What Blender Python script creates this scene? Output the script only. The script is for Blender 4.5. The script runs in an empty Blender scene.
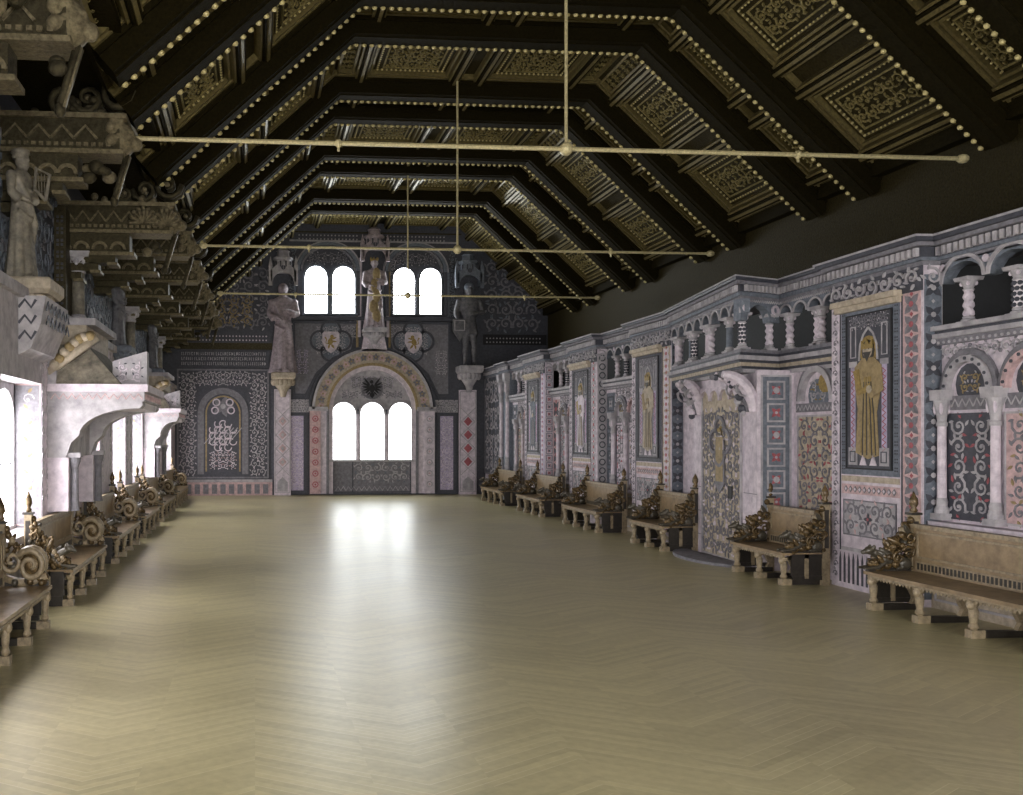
import bpy, math, random
from mathutils import Vector, Matrix, Euler
PI = math.pi
sc = bpy.context.scene
C = sc.collection
random.seed(11)

# ------------------------------------------------------------------ camera
TH = math.atan(.0752)                      # the camera looks a few degrees to the right of the hall's axis
cam = bpy.data.cameras.new('camera'); cam_o = bpy.data.objects.new('camera', cam); C.objects.link(cam_o)
cam_o.location = (0, 0, 2.2); cam_o.rotation_euler = (PI/2, 0, -TH)
cam.sensor_width = 36; cam.lens = 36*900/1023
cam.shift_x = (511.5-322.7)/1023; cam.shift_y = 39.5/1023
cam.clip_start = .05; cam.clip_end = 200
sc.camera = cam_o

# ------------------------------------------------------------------ light
PANE_SIDE, PANE_BACK, PANE_HIGH, PANE_FRONT = 6.0, 3.6, 9.0, 9.0     # daylight in the frosted panes
wd = bpy.data.worlds.new('world'); sc.world = wd; wd.use_nodes = True
wd.node_tree.nodes['Background'].inputs['Color'].default_value = (.75, .82, .95, 1)
wd.node_tree.nodes['Background'].inputs['Strength'].default_value = 1.0
sc.view_settings.view_transform = 'Standard'; sc.view_settings.look = 'None'
sc.view_settings.gamma = 1; sc.view_settings.use_curve_mapping = False
sc.view_settings.exposure = 1.3
sc.cycles.use_denoising = True
sc.cycles.max_bounces = 8; sc.cycles.diffuse_bounces = 5; sc.cycles.sample_clamp_indirect = 6

# ------------------------------------------------------------------ materials
MATS = {}
def mat(name, col, rough=.6, metal=0, var=.25, scale=9, bump=.15, spec=.5, col2=None, emit=0):
    m = bpy.data.materials.new(name); m.use_nodes = True; nt = m.node_tree; b = nt.nodes['Principled BSDF']
    b.inputs['Roughness'].default_value = rough; b.inputs['Metallic'].default_value = metal
    b.inputs['Specular IOR Level'].default_value = spec
    tc = nt.nodes.new('ShaderNodeTexCoord'); n = nt.nodes.new('ShaderNodeTexNoise')
    n.inputs['Scale'].default_value = scale; n.inputs['Detail'].default_value = 6; n.inputs['Roughness'].default_value = .65
    nt.links.new(tc.outputs['Object'], n.inputs['Vector'])
    r = nt.nodes.new('ShaderNodeValToRGB'); nt.links.new(n.outputs['Fac'], r.inputs['Fac'])
    c2 = col2 or tuple(c*(1-var*1.6) for c in col)
    r.color_ramp.elements[0].position = .32; r.color_ramp.elements[1].position = .68
    r.color_ramp.elements[0].color = (*c2, 1); r.color_ramp.elements[1].color = (*[min(1, c*(1+var*.5)) for c in col], 1)
    nt.links.new(r.outputs['Color'], b.inputs['Base Color'])
    if bump:
        bp = nt.nodes.new('ShaderNodeBump'); bp.inputs['Strength'].default_value = bump; bp.inputs['Distance'].default_value = .02
        nt.links.new(n.outputs['Fac'], bp.inputs['Height']); nt.links.new(bp.outputs['Normal'], b.inputs['Normal'])
    if emit:
        b.inputs['Emission Color'].default_value = (*emit[:3], 1); b.inputs['Emission Strength'].default_value = emit[3]
    MATS[name] = m; return m

mat('stone', (.47, .45, .47), .75, col2=(.27, .26, .28), scale=5, bump=.3)
mat('pale_stone', (.72, .65, .70), .7, var=.12, scale=7, col2=(.45, .40, .46), bump=.25)
mat('white_plaster', (.80, .75, .78), .8, var=.08, scale=4, bump=.2)
mat('grey_blue', (.17, .195, .235), .7, scale=14)
mat('mid_grey', (.22, .215, .24), .7, scale=12)
mat('slate', (.062, .066, .084), .55, scale=12)
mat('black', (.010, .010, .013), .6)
mat('rose', (.42, .11, .13), .65, scale=20)
mat('pink', (.62, .44, .44), .7, scale=9)
mat('lilac', (.50, .44, .60), .7, scale=9)
mat('gold', (.34, .24, .07), .5, .25, scale=20, bump=.3)
mat('ochre', (.36, .27, .13), .6, scale=12)
mat('tan_stone', (.50, .43, .33), .7, scale=10)
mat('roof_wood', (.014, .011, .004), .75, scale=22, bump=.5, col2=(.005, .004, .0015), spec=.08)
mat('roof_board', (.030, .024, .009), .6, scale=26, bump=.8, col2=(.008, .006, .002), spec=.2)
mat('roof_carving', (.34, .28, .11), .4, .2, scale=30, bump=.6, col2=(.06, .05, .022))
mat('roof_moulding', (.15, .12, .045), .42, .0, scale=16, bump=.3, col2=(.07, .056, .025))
mat('roof_bead', (.62, .53, .24), .3, .1, var=.1, scale=8, bump=0)
mat('bracket_wood', (.055, .048, .03), .5, scale=18, bump=.6, col2=(.016, .014, .010), spec=.35)
mat('bracket_edge', (.20, .17, .105), .5, scale=18, bump=.4, col2=(.06, .05, .034))
mat('iron_rod', (.66, .58, .32), .4, .2, scale=30, bump=0)
mat('statue_stone', (.26, .235, .18), .6, scale=9, bump=.35, col2=(.10, .09, .075))
mat('statue_pale', (.42, .36, .38), .65, scale=9, bump=.3, col2=(.2, .17, .19))
mat('statue_dark', (.16, .16, .17), .6, scale=9, bump=.3, col2=(.07, .07, .08))
mat('bench_wood', (.31, .225, .125), .38, scale=5, bump=.12, col2=(.17, .12, .065))
mat('bench_leg', (.36, .29, .185), .42, scale=14, bump=.2, col2=(.17, .135, .085))
mat('bench_dark', (.035, .03, .024), .4, scale=14, bump=.2)
mat('bench_carving', (.17, .115, .05), .27, .25, scale=15, bump=.4, col2=(.04, .027, .014))
mat('bench_beast', (.085, .075, .055), .28, .15, scale=14, bump=.3)
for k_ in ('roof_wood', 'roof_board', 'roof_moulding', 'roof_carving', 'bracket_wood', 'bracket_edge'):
    MATS[k_].node_tree.nodes['Principled BSDF'].inputs['Specular Tint'].default_value = (.85, .72, .36, 1)   # gold tint put into the sheen, to warm the grey window reflections

def pane_mat(name, col, st, dirty=.25):
    """frosted daylight panes: the sky behind them, a little uneven"""
    m = bpy.data.materials.new(name); m.use_nodes = True; nt = m.node_tree; b = nt.nodes['Principled BSDF']
    b.inputs['Base Color'].default_value = (.8, .8, .8, 1)
    tc = nt.nodes.new('ShaderNodeTexCoord'); n = nt.nodes.new('ShaderNodeTexNoise'); n.inputs['Scale'].default_value = 3
    n.inputs['Detail'].default_value = 5
    nt.links.new(tc.outputs['Object'], n.inputs['Vector'])
    r = nt.nodes.new('ShaderNodeMapRange'); r.inputs['From Min'].default_value = .3; r.inputs['From Max'].default_value = .6
    r.inputs['To Min'].default_value = st*(1-dirty); r.inputs['To Max'].default_value = st
    nt.links.new(n.outputs['Fac'], r.inputs['Value']); nt.links.new(r.outputs['Result'], b.inputs['Emission Strength'])
    b.inputs['Emission Color'].default_value = (*col, 1)
    MATS[name] = m
pane_mat('pane_side', (1, .96, .97), PANE_SIDE, .1)
pane_mat('pane_back', (.95, .99, 1), PANE_BACK, .35); pane_mat('pane_high', (.95, .99, 1), PANE_HIGH, .35)
pane_mat('pane_front', (1, .97, .95), PANE_FRONT, .1)

def floor_mat():
    """oak strips laid in wide herringbone bands, waxed"""
    m = bpy.data.materials.new('herringbone_parquet'); m.use_nodes = True; nt = m.node_tree; L = nt.links; b = nt.nodes['Principled BSDF']
    tc = nt.nodes.new('ShaderNodeTexCoord'); sp = nt.nodes.new('ShaderNodeSeparateXYZ'); L.new(tc.outputs['Object'], sp.inputs[0])
    def M(op, a, b_=None, c=None):
        n = nt.nodes.new('ShaderNodeMath'); n.operation = op
        for i, v in enumerate((a, b_, c)):
            if v is None: continue
            if isinstance(v, (int, float)): n.inputs[i].default_value = v
            else: L.new(v, n.inputs[i])
        return n.outputs[0]
    band = M('PINGPONG', sp.outputs['X'], 1.1)                       # zigzag
    yy = M('ADD', sp.outputs['Y'], M('MULTIPLY', band, .62))
    row = M('DIVIDE', yy, .075)
    rid = M('FLOOR', row); bid = M('FLOOR', M('DIVIDE', sp.outputs['X'], .75))
    fr = M('FRACT', row)
    wn = nt.nodes.new('ShaderNodeTexWhiteNoise'); wn.noise_dimensions = '2D'
    cb = nt.nodes.new('ShaderNodeCombineXYZ'); L.new(rid, cb.inputs[0]); L.new(bid, cb.inputs[1]); L.new(cb.outputs[0], wn.inputs['Vector'])
    seam = M('LESS_THAN', fr, .09)
    bs = M('LESS_THAN', M('FRACT', M('DIVIDE', sp.outputs['X'], .75)), .012)
    no = nt.nodes.new('ShaderNodeTexNoise'); no.inputs['Scale'].default_value = .55; no.inputs['Detail'].default_value = 5; L.new(tc.outputs['Object'], no.inputs['Vector'])
    n2 = nt.nodes.new('ShaderNodeTexNoise'); n2.inputs['Scale'].default_value = 14; n2.inputs['Detail'].default_value = 6; L.new(tc.outputs['Object'], n2.inputs['Vector'])
    t = M('ADD', M('MULTIPLY', wn.outputs['Value'], .16), M('ADD', M('MULTIPLY', no.outputs['Fac'], .55), M('MULTIPLY', n2.outputs['Fac'], .35)))
    r = nt.nodes.new('ShaderNodeValToRGB'); L.new(t, r.inputs['Fac'])
    r.color_ramp.elements[0].position = .25; r.color_ramp.elements[0].color = (.31, .275, .15, 1)
    r.color_ramp.elements[1].position = .85; r.color_ramp.elements[1].color = (.62, .56, .32, 1)
    mx = nt.nodes.new('ShaderNodeMixRGB'); mx.inputs['Color2'].default_value = (.62, .57, .36, 1)
    L.new(M('MULTIPLY', seam, M('MULTIPLY', M('GREATER_THAN', wn.outputs['Value'], .6), .75)), mx.inputs['Fac']); L.new(r.outputs['Color'], mx.inputs['Color1'])
    L.new(mx.outputs[0], b.inputs['Base Color'])
    rr = nt.nodes.new('ShaderNodeMapRange'); rr.inputs['To Min'].default_value = .27; rr.inputs['To Max'].default_value = .40
    L.new(no.outputs['Fac'], rr.inputs['Value']); L.new(rr.outputs[0], b.inputs['Roughness'])
    bp = nt.nodes.new('ShaderNodeBump'); bp.inputs['Strength'].default_value = .12; bp.inputs['Distance'].default_value = .01
    L.new(M('ADD', wn.outputs['Value'], M('MULTIPLY', n2.outputs['Fac'], .5)), bp.inputs['Height']); L.new(bp.outputs[0], b.inputs['Normal'])
    MATS['floor'] = m
floor_mat()

# ------------------------------------------------------------------ mesh helpers
def norm(v): return Vector(v).normalized()
class MB:
    """collects shapes, then links them as ONE mesh object"""
    def __init__(s): s.v = []; s.f = []; s.m = []; s.names = []
    def mi(s, name):
        if name not in s.names: s.names.append(name)
        return s.names.index(name)
    def add(s, vs, fs, m):
        o = len(s.v); s.v += [tuple(v) for v in vs]; k = s.mi(m)
        for f in fs: s.f.append(tuple(i+o for i in f)); s.m.append(k)
    def box(s, x0, x1, y0, y1, z0, z1, m):
        vs = [(x, y, z) for x in (x0, x1) for y in (y0, y1) for z in (z0, z1)]
        s.add(vs, [(0,1,3,2), (4,6,7,5), (0,4,5,1), (2,3,7,6), (0,2,6,4), (1,5,7,3)], m)
    def bar(s, a, b, w, h, m, up=(0,0,1)):
        a = Vector(a); b = Vector(b); d = (b-a).normalized(); up = Vector(up)
        if abs(d.dot(up)) > .98: up = Vector((1,0,0))
        sx = d.cross(up).normalized()*w/2; sz = sx.normalized().cross(d)*h/2
        vs = [p+i*sx+j*sz for p in (a, b) for i, j in ((-1,-1),(1,-1),(1,1),(-1,1))]
        s.add(vs, [(3,2,1,0), (4,5,6,7), (0,1,5,4), (1,2,6,5), (2,3,7,6), (3,0,4,7)], m)
    def prism(s, pts, ax, lo, hi, m):
        """polygon in the plane normal to axis ax ('x': (y,z), 'y': (x,z), 'z': (x,y)), extruded lo..hi"""
        n = len(pts)
        def P(p, t): return {'x': (t, p[0], p[1]), 'y': (p[0], t, p[1]), 'z': (p[0], p[1], t)}[ax]
        vs = [P(p, lo) for p in pts]+[P(p, hi) for p in pts]
        s.add(vs, [tuple(range(n))[::-1], tuple(range(n, 2*n))]+[(i, (i+1) % n, n+(i+1) % n, n+i) for i in range(n)], m)
    def tube(s, pts, r, m, n=8, cap=True):
        pts = [Vector(p) for p in pts]; rs = r if isinstance(r, (list, tuple)) else [r]*len(pts)
        vs = []; fs = []; pr = None
        for i, p in enumerate(pts):
            d = (pts[min(i+1, len(pts)-1)]-pts[max(i-1, 0)]).normalized()
            if pr is None:
                q = Vector((0,0,1)) if abs(d.z) < .9 else Vector((1,0,0)); a = d.cross(q).normalized()
            else: a = (pr-d*pr.dot(d)).normalized()
            pr = a; b = d.cross(a)
            for k in range(n): vs.append(p+(a*math.cos(2*PI*k/n)+b*math.sin(2*PI*k/n))*rs[i])
        for i in range(len(pts)-1):
            for k in range(n): fs.append((i*n+k, i*n+(k+1) % n, (i+1)*n+(k+1) % n, (i+1)*n+k))
        if cap: fs += [tuple(range(n))[::-1], tuple((len(pts)-1)*n+k for k in range(n))]
        s.add(vs, fs, m)
    def lathe(s, prof, c, m, n=14, sq=False, twist=0, lobes=2, amp=0, sx=1, sy=1):
        """profile of (radius, z); sq makes it square; twist/amp give a spiral shaft"""
        vs = []; fs = []
        if sq: n = 4
        for (r, z) in prof:
            for k in range(n):
                a = 2*PI*k/n+(PI/4 if sq else 0); rr = r*(1.4142 if sq else 1)*(1+amp*math.cos(lobes*a+twist*z))
                vs.append((c[0]+rr*math.cos(a)*sx, c[1]+rr*math.sin(a)*sy, c[2]+z))
        for i in range(len(prof)-1):
            for k in range(n): fs.append((i*n+k, i*n+(k+1) % n, (i+1)*n+(k+1) % n, (i+1)*n+k))
        fs += [tuple(range(n))[::-1], tuple((len(prof)-1)*n+k for k in range(n))]
        s.add(vs, fs, m)
    def ball(s, c, r, m, n=10, k=6, rot=None):
        """ellipsoid; r number or 3-tuple; rot Euler tuple"""
        if isinstance(r, (int, float)): r = (r, r, r)
        R = Euler(rot).to_matrix() if rot else None
        vs = []; fs = []
        for i in range(1, k):
            t = PI*i/k
            for j in range(n):
                p = 2*PI*j/n; q = Vector((r[0]*math.sin(t)*math.cos(p), r[1]*math.sin(t)*math.sin(p), r[2]*math.cos(t)))
                if R: q = R @ q
                vs.append(q+Vector(c))
        for z in (r[2], -r[2]):
            q = Vector((0,0,z)); vs.append((R @ q if R else q)+Vector(c))
        a, b = (k-1)*n, (k-1)*n+1
        for i in range(k-2):
            for j in range(n): fs.append((i*n+j, (i+1)*n+j, (i+1)*n+(j+1) % n, i*n+(j+1) % n))
        for j in range(n): fs.append((a, j, (j+1) % n)); fs.append((b, (k-2)*n+(j+1) % n, (k-2)*n+j))
        s.add(vs, fs, m)
    def mesh(s, name, smooth=None):
        me = bpy.data.meshes.new(name); me.from_pydata(s.v, [], s.f)
        for n in s.names: me.materials.append(MATS[n])
        me.polygons.foreach_set('material_index', s.m)
        if smooth: me.polygons.foreach_set('use_smooth', [True]*len(s.f))
        me.update(); return me
    def build(s, name, parent=None, smooth=False, loc=(0,0,0)):
        o = bpy.data.objects.new(name, s.mesh(name, smooth)); C.objects.link(o); o.location = loc
        if parent: o.parent = parent
        return o
    def fused(s, name, parent=None, voxel=.015, smooth_it=3, loc=(0,0,0)):
        """fuse overlapping closed forms into one continuous surface"""
        me = s.mesh(name); o = bpy.data.objects.new(name, me); C.objects.link(o)
        r = o.modifiers.new('r', 'REMESH'); r.mode = 'VOXEL'; r.voxel_size = voxel; r.use_smooth_shade = True
        if smooth_it: w = o.modifiers.new('s', 'SMOOTH'); w.iterations = smooth_it; w.factor = .5
        dg = bpy.context.evaluated_depsgraph_get(); dg.update()
        n = bpy.data.meshes.new_from_object(o.evaluated_get(dg)); o.modifiers.clear(); o.data = n; n.name = name
        if not n.materials: n.materials.append(MATS[s.names[0]])
        o.location = loc
        if parent: o.parent = parent
        return o

class F:
    """a drawing frame on a surface: origin, u, v; shapes stand off along n = u x v"""
    def __init__(s, mb, o, u, v): s.mb = mb; s.o = Vector(o); s.u = norm(u); s.v = norm(v); s.n = s.u.cross(s.v)
    def P(s, x, y, h=0): return s.o+s.u*x+s.v*y+s.n*h
    def sub(s, x, y): return F(s.mb, s.P(x, y), s.u, s.v)
    def poly(s, pts, m, h=.0, t=.006):
        n = len(pts); a = sum(pts[i][0]*pts[(i+1) % n][1]-pts[(i+1) % n][0]*pts[i][1] for i in range(n))
        if a < 0: pts = pts[::-1]
        vs = [s.P(x, y, h) for x, y in pts]+[s.P(x, y, h+t) for x, y in pts]
        s.mb.add(vs, [tuple(range(n, 2*n))]+[(i, (i+1) % n, n+(i+1) % n, n+i) for i in range(n)], m)
    def rect(s, x0, y0, x1, y1, m, h=.0, t=.006): s.poly([(x0,y0), (x1,y0), (x1,y1), (x0,y1)], m, h, t)
    def frame(s, x0, y0, x1, y1, w, m, h=.0, t=.012):
        s.rect(x0, y0, x1, y0+w, m, h, t); s.rect(x0, y1-w, x1, y1, m, h, t)
        s.rect(x0, y0+w, x0+w, y1-w, m, h, t); s.rect(x1-w, y0+w, x1, y1-w, m, h, t)
    def disc(s, x, y, r, m, h=.0, t=.008, n=12, sy=1): s.poly([(x+r*math.cos(2*PI*k/n), y+sy*r*math.sin(2*PI*k/n)) for k in range(n)], m, h, t)
    def dia(s, x, y, a, b, m, h=.0, t=.008): s.poly([(x-a,y), (x,y-b), (x+a,y), (x,y+b)], m, h, t)
    def arc(s, x, y, r0, r1, m, a0=0, a1=2*PI, h=.0, t=.012, n=20, sy=1):
        vs = []; fs = []
        for k in range(n+1):
            a = a0+(a1-a0)*k/n; c_, s_ = math.cos(a), math.sin(a)*sy
            vs += [s.P(x+r0*c_, y+r0*s_, h), s.P(x+r0*c_, y+r0*s_, h+t), s.P(x+r1*c_, y+r1*s_, h+t), s.P(x+r1*c_, y+r1*s_, h)]
        for k in range(n):
            i = 4*k; fs += [(i, i+4, i+5, i+1), (i+1, i+5, i+6, i+2), (i+2, i+6, i+7, i+3)]
        fs += [(0,1,2,3), (4*n+3, 4*n+2, 4*n+1, 4*n)]
        s.mb.add(vs, fs, m)
    def stroke(s, pts, w, m, h=.0, t=.01):
        vs = []; fs = []; n = len(pts)
        for i, p in enumerate(pts):
            a = pts[max(0, i-1)]; b = pts[min(n-1, i+1)]; dx, dy = b[0]-a[0], b[1]-a[1]; l = math.hypot(dx, dy) or 1
            ww = w[i] if isinstance(w, (list, tuple)) else w
            nx, ny = -dy/l*ww/2, dx/l*ww/2
            vs += [s.P(p[0]+nx, p[1]+ny, h), s.P(p[0]+nx, p[1]+ny, h+t), s.P(p[0]-nx, p[1]-ny, h+t), s.P(p[0]-nx, p[1]-ny, h)]
        for k in range(n-1):
            i = 4*k; fs += [(i, i+1, i+5, i+4), (i+1, i+2, i+6, i+5), (i+2, i+3, i+7, i+6)]
        fs += [(3,2,1,0), (4*n-4, 4*n-3, 4*n-2, 4*n-1)]
        s.mb.add(vs, fs, m)
    def leaf(s, x, y, ang, L, W, m, h=.0, t=.01):
        c_, s_ = math.cos(ang), math.sin(ang)
        p = [(0,0), (L*.3, W*.45), (L*.6, W*.42), (L,0), (L*.6, -W*.42), (L*.3, -W*.45)]
        s.poly([(x+a*c_-b*s_, y+a*s_+b*c_) for a, b in p], m, h, t)
    def spiral(s, x, y, r, ang, d, m, w=None, h=.0, t=.012, turns=1.4, n=18):
        w = w or r*.2; pts = []; ws = []
        for k in range(n+1):
            q = k/n; rr = r*(1-q*.88); a = ang+d*q*turns*2*PI; pts.append((x+rr*math.cos(a), y+rr*math.sin(a))); ws.append(w*(1-.5*q))
        s.stroke(pts, ws, m, h, t); s.disc(x, y, r*.2, m, h, t*1.3, 8)
    def flower(s, x, y, r, m, m2=None, k=4, h=.0, t=.01, a0=0):
        for i in range(k): s.leaf(x, y, a0+2*PI*i/k, r, r*.62, m, h, t)
        s.disc(x, y, r*.24, m2 or m, h, t*1.4, 8)
    def scroll(s, x0, y0, x1, y1, m, m2=None, cell=.25, h=.0, t=.012, mir=True):
        """acanthus scrollwork filling a rectangle, mirrored about its middle"""
        W = x1-x0; H = y1-y0; cx = (x0+x1)/2; rnd = random.Random(int((abs(W)*31+abs(H)*17+cell*7)*100)); half = W/2 if mir else W
        nx = max(1, round(half/cell)); ny = max(1, round(H/cell)); cw, ch = half/nx, H/ny; r = min(cw, ch)*.42
        for i in range(nx):
            for j in range(ny):
                px, py = (i+.5)*cw, y0+(j+.5)*ch; d = 1 if (i+j) % 2 else -1; a = PI/2*rnd.randrange(4)+.4
                for sg in ((1, -1) if mir else (1,)):
                    X = cx+sg*px if mir else x0+px; aa = a if sg == 1 else PI-a
                    s.spiral(X, py, r*1.12, aa, d*sg, m, r*.3, h, t, 1.3, 12)
                    for q in range(5):
                        la = aa-d*sg*(PI*.38*q+.3); rr = r*1.0; s.leaf(X+rr*math.cos(la), py+rr*math.sin(la), la+.9*d*sg, r*.85, r*.36, (m2 or m) if q % 2 else m, h, t)
    def dots(s, x0, y0, x1, y1, step, r, m, h=.0, t=.015, n=6):
        L = math.hypot(x1-x0, y1-y0); k = max(1, int(L/step))
        for i in range(k+1):
            q = i/k; s.disc(x0+(x1-x0)*q, y0+(y1-y0)*q, r, m, h, t, n)
    def band(s, kind, x0, y0, x1, y1, m, m2=None, h=.0, t=.008, step=None):
        """ornamental strip, running along its longer side"""
        vert = (y1-y0) > (x1-x0); L = (y1-y0) if vert else (x1-x0); W = (x1-x0) if vert else (y1-y0)
        st = step or W; n = max(1, round(L/st)); st = L/n; m2 = m2 or m
        for i in range(n):
            q = (i+.5)*st; x, y = ((x0+x1)/2, y0+q) if vert else (x0+q, (y0+y1)/2); r = min(W, st)*.5
            if kind == 'petal': s.flower(x, y, r*1.3, m, m2, 4, h, t, PI/4); s.dia(x, y+(st/2 if vert else 0), r*.22, r*.22, m2, h, t)
            elif kind == 'diamond': s.dia(x, y, r*.85, r*.95, m, h, t); s.dia(x, y, r*.45, r*.5, m2, h, t*1.6)
            elif kind == 'circle': s.arc(x, y, r*.55, r*.8, m, h=h, t=t, n=10); s.disc(x, y, r*.25, m2, h, t, 8)
            elif kind == 'square':
                s.frame(x-r*.85, y-r*.85, x+r*.85, y+r*.85, r*.16, m, h, t); s.flower(x, y, r*.55, m2, m, 4, h, t, PI/4)
                if i % 2: s.disc(x, y, r*.3, m, h, t*1.6, 8)
            elif kind == 'four':
                for a in (-1, 1):
                    for b in (-1, 1): s.rect(x+a*r*.45-r*.25, y+b*r*.45-r*.25, x+a*r*.45+r*.25, y+b*r*.45+r*.25, m, h, t)
            elif kind == 'tooth': s.rect(*( (x0, y-st*.28, x1, y+st*.28) if vert else (x-st*.28, y0, x+st*.28, y1)), m, h, t)
            elif kind == 'zig':
                a, b = (x0+W*.1, x1-W*.1) if vert else (y0+W*.1, y1-W*.1)
                if vert: s.stroke([(a, y-st/2), (b, y), (a, y+st/2)], W*.16, m, h, t)
                else: s.stroke([(x-st/2, a), (x, b), (x+st/2, a)], W*.16, m, h, t)
            elif kind == 'vine': s.spiral(x, y, r*.8, 0 if i % 2 else PI, 1 if i % 2 else -1, m, None, h, t, 1.1, 9); s.leaf(x, y+(r*.8 if vert else 0), (.8 if i % 2 else 2.3), r*.8, r*.4, m2, h, t)
    def arches(s, x0, x1, z0, z1, n, m, gap=.12, h=-.12, t=.12, seg=8, lobes=False):
        """n arched openings cut in a strip between z0 (springing) and z1 (top)"""
        w = (x1-x0)/n
        for i in range(n):
            a = x0+i*w; c_ = a+w/2; r = w/2*(1-gap)
            rz = min(r, (z1-z0)*.85)
            s.rect(a, z0, c_-r, z1, m, h, t); s.rect(c_+r, z0, a+w, z1, m, h, t)
            for k in range(seg):
                t0, t1 = PI-PI*k/seg, PI-PI*(k+1)/seg
                p0 = (c_+r*math.cos(t0), z0+rz*math.sin(t0)); p1 = (c_+r*math.cos(t1), z0+rz*math.sin(t1))
                s.poly([p0, p1, (p1[0], z1), (p0[0], z1)], m, h, t)

def tag(o, label=None, cat=None, group=None, kind=None):
    if label: o['label'] = label
    if cat: o['category'] = cat
    if group: o['group'] = group
    if kind: o['kind'] = kind
    return o
def thing(name, label, cat, loc=(0,0,0), rz=0, group=None):
    o = bpy.data.objects.new(name, None); C.objects.link(o); o.location = loc; o.rotation_euler = (0, 0, rz)
    return tag(o, label, cat, group)
def struct(o): o['kind'] = 'structure'; return o
def copy_tree(o, parent=None):
    c = o.copy(); C.objects.link(c)
    if parent: c.parent = parent
    for ch in KIDS.get(o.name, []): 
        copy_tree(ch, c)
    return c
KIDS = {}
def index_kids(root):
    st = [root]
    while st:
        o = st.pop(); k = [c for c in bpy.data.objects if c.parent == o]; KIDS[o.name] = k; st += k
def dup(proto, label, loc, rz=None, group=None, scale=None):
    if proto.name not in KIDS: index_kids(proto)
    c = copy_tree(proto); c['label'] = label; c.location = loc
    if rz is not None: c.rotation_euler = (0, 0, rz)
    if group: c['group'] = group
    if scale: c.scale = scale
    return c
# ------------------------------------------------------------------ the shell
XL, XR, YB, YF = -3.0, 8.85, 34.1, -6.0
m = MB(); m.box(-4.2, 11.6, YF-.3, YB+.3, -.12, 0, 'floor'); struct(m.build('floor'))

# left wall: deep window embrasures between piers; the upper wall is set back
WIN = [(-4.9, -2.8), (-1.4, .7), (2.1, 4.2), (6.3, 8.6), (10.9, 13.0), (16.2, 17.75), (19.3, 21.2), (22.4, 24.4), (27.3, 29.2), (30.9, 32.6)]
SILL, HEAD = .92, 2.95
m = MB(); prev = YF
for a, b in WIN+[(YB, YB)]:
    m.box(-3.7, XL, prev, a, 0, 4.05, 'pale_stone' if prev > 12 else 'stone'); 
    if a < YB:
        m.box(-3.7, XL, a, b, 0, SILL, 'stone'); m.box(-3.7, XL, a, b, HEAD, 4.05, 'stone')
        w = F(m, (-3.42, b, SILL), (1,0,0), (0,0,1))         # far reveal, faces the camera
        w.rect(0, 0, .42, HEAD-SILL, 'mid_grey', 0, .008)
        w.band('vine', .1, .1, .34, HEAD-SILL-.1, 'stone', 'ochre', .008, .004)
        w.frame(.02, .03, .40, HEAD-SILL, .02, 'pink', .008, .004)
    prev = b
m.box(-3.75, -3.45, YF, YB, 4.05, 7.4, 'slate')
m.box(-3.62, -2.92, YF, YB, 3.98, 4.12, 'stone')
wl = F(m, (XL, YF, 0), (0,1,0), (0,0,1))
for a, b in [(8.6, 10.9), (13.0, 13.3), (17.75, 19.3), (21.2, 22.4), (24.4, 27.3)]:
    wl.band('vine', a-YF+.15, 1.2, a-YF+.45, 3.9, 'stone', None, .0, .008); wl.band('vine', b-YF-.45, 1.2, b-YF-.15, 3.9, 'stone', None, .0, .008)
wu = F(m, (-3.45, 0, 4.2), (0,1,0), (0,0,1))
wu.scroll(8, .1, 33.8, 2.2, 'grey_blue', 'mid_grey', .5, 0, .02, False)
struct(m.build('wall_left'))
for i, (a, b) in enumerate(WIN):
    fr = MB(); pn = MB(); c = (a+b)/2; hw = (b-a)/2
    pf = F(pn, (-3.46, a, SILL), (0,1,0), (0,0,1)); ff = F(fr, (-3.44, a, SILL), (0,1,0), (0,0,1))
    H = HEAD-SILL; W = b-a
    pf.rect(0, 0, W, H, 'pane_side', 0, .01)
    n = 2
    for k in range(n+1): ff.rect(max(0, W*k/n-.05), 0, min(W, W*k/n+.05), H, 'stone', 0, .06)
    ff.arches(0, W, H-.55, H, n, 'stone', .06, 0, .06)
    ff.rect(0, 0, W, .05, 'stone', 0, .08)
    for zz in (.45, .9): ff.rect(0, zz, W, zz+.015, 'slate', 0, .02)
    o = struct(fr.build('window_%d' % (i+1))); pn.build('pane', o)

# wall behind the camera with its three windows
m = MB(); m.box(-4, 11.5, YF-.3, YF, 0, 10.5, 'stone'); struct(m.build('wall_front'))
for i, (xa, xb, za, zb) in enumerate([(-1.2, 1.4, 1.0, 4.4), (2.6, 5.6, 1.0, 5.2), (6.6, 8.6, 1.0, 4.4)]):
    pn = MB(); fr = MB(); pf = F(pn, (xb, YF, za), (-1,0,0), (0,0,1)); ff = F(fr, (xb, YF+.02, za), (-1,0,0), (0,0,1)); W, H = xb-xa, zb-za
    pf.rect(0, 0, W, H, 'pane_front', 0, .01); ff.frame(-.1, -.1, W+.1, H+.1, .12, 'stone', 0, .1); ff.rect(W/2-.06, 0, W/2+.06, H, 'stone', 0, .1)
    ff.arches(0, W, H-W/4-.1, H, 2, 'stone', .05, 0, .08)
    o = struct(fr.build('window_%d' % (len(WIN)+1+i))); pn.build('pane', o)

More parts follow.
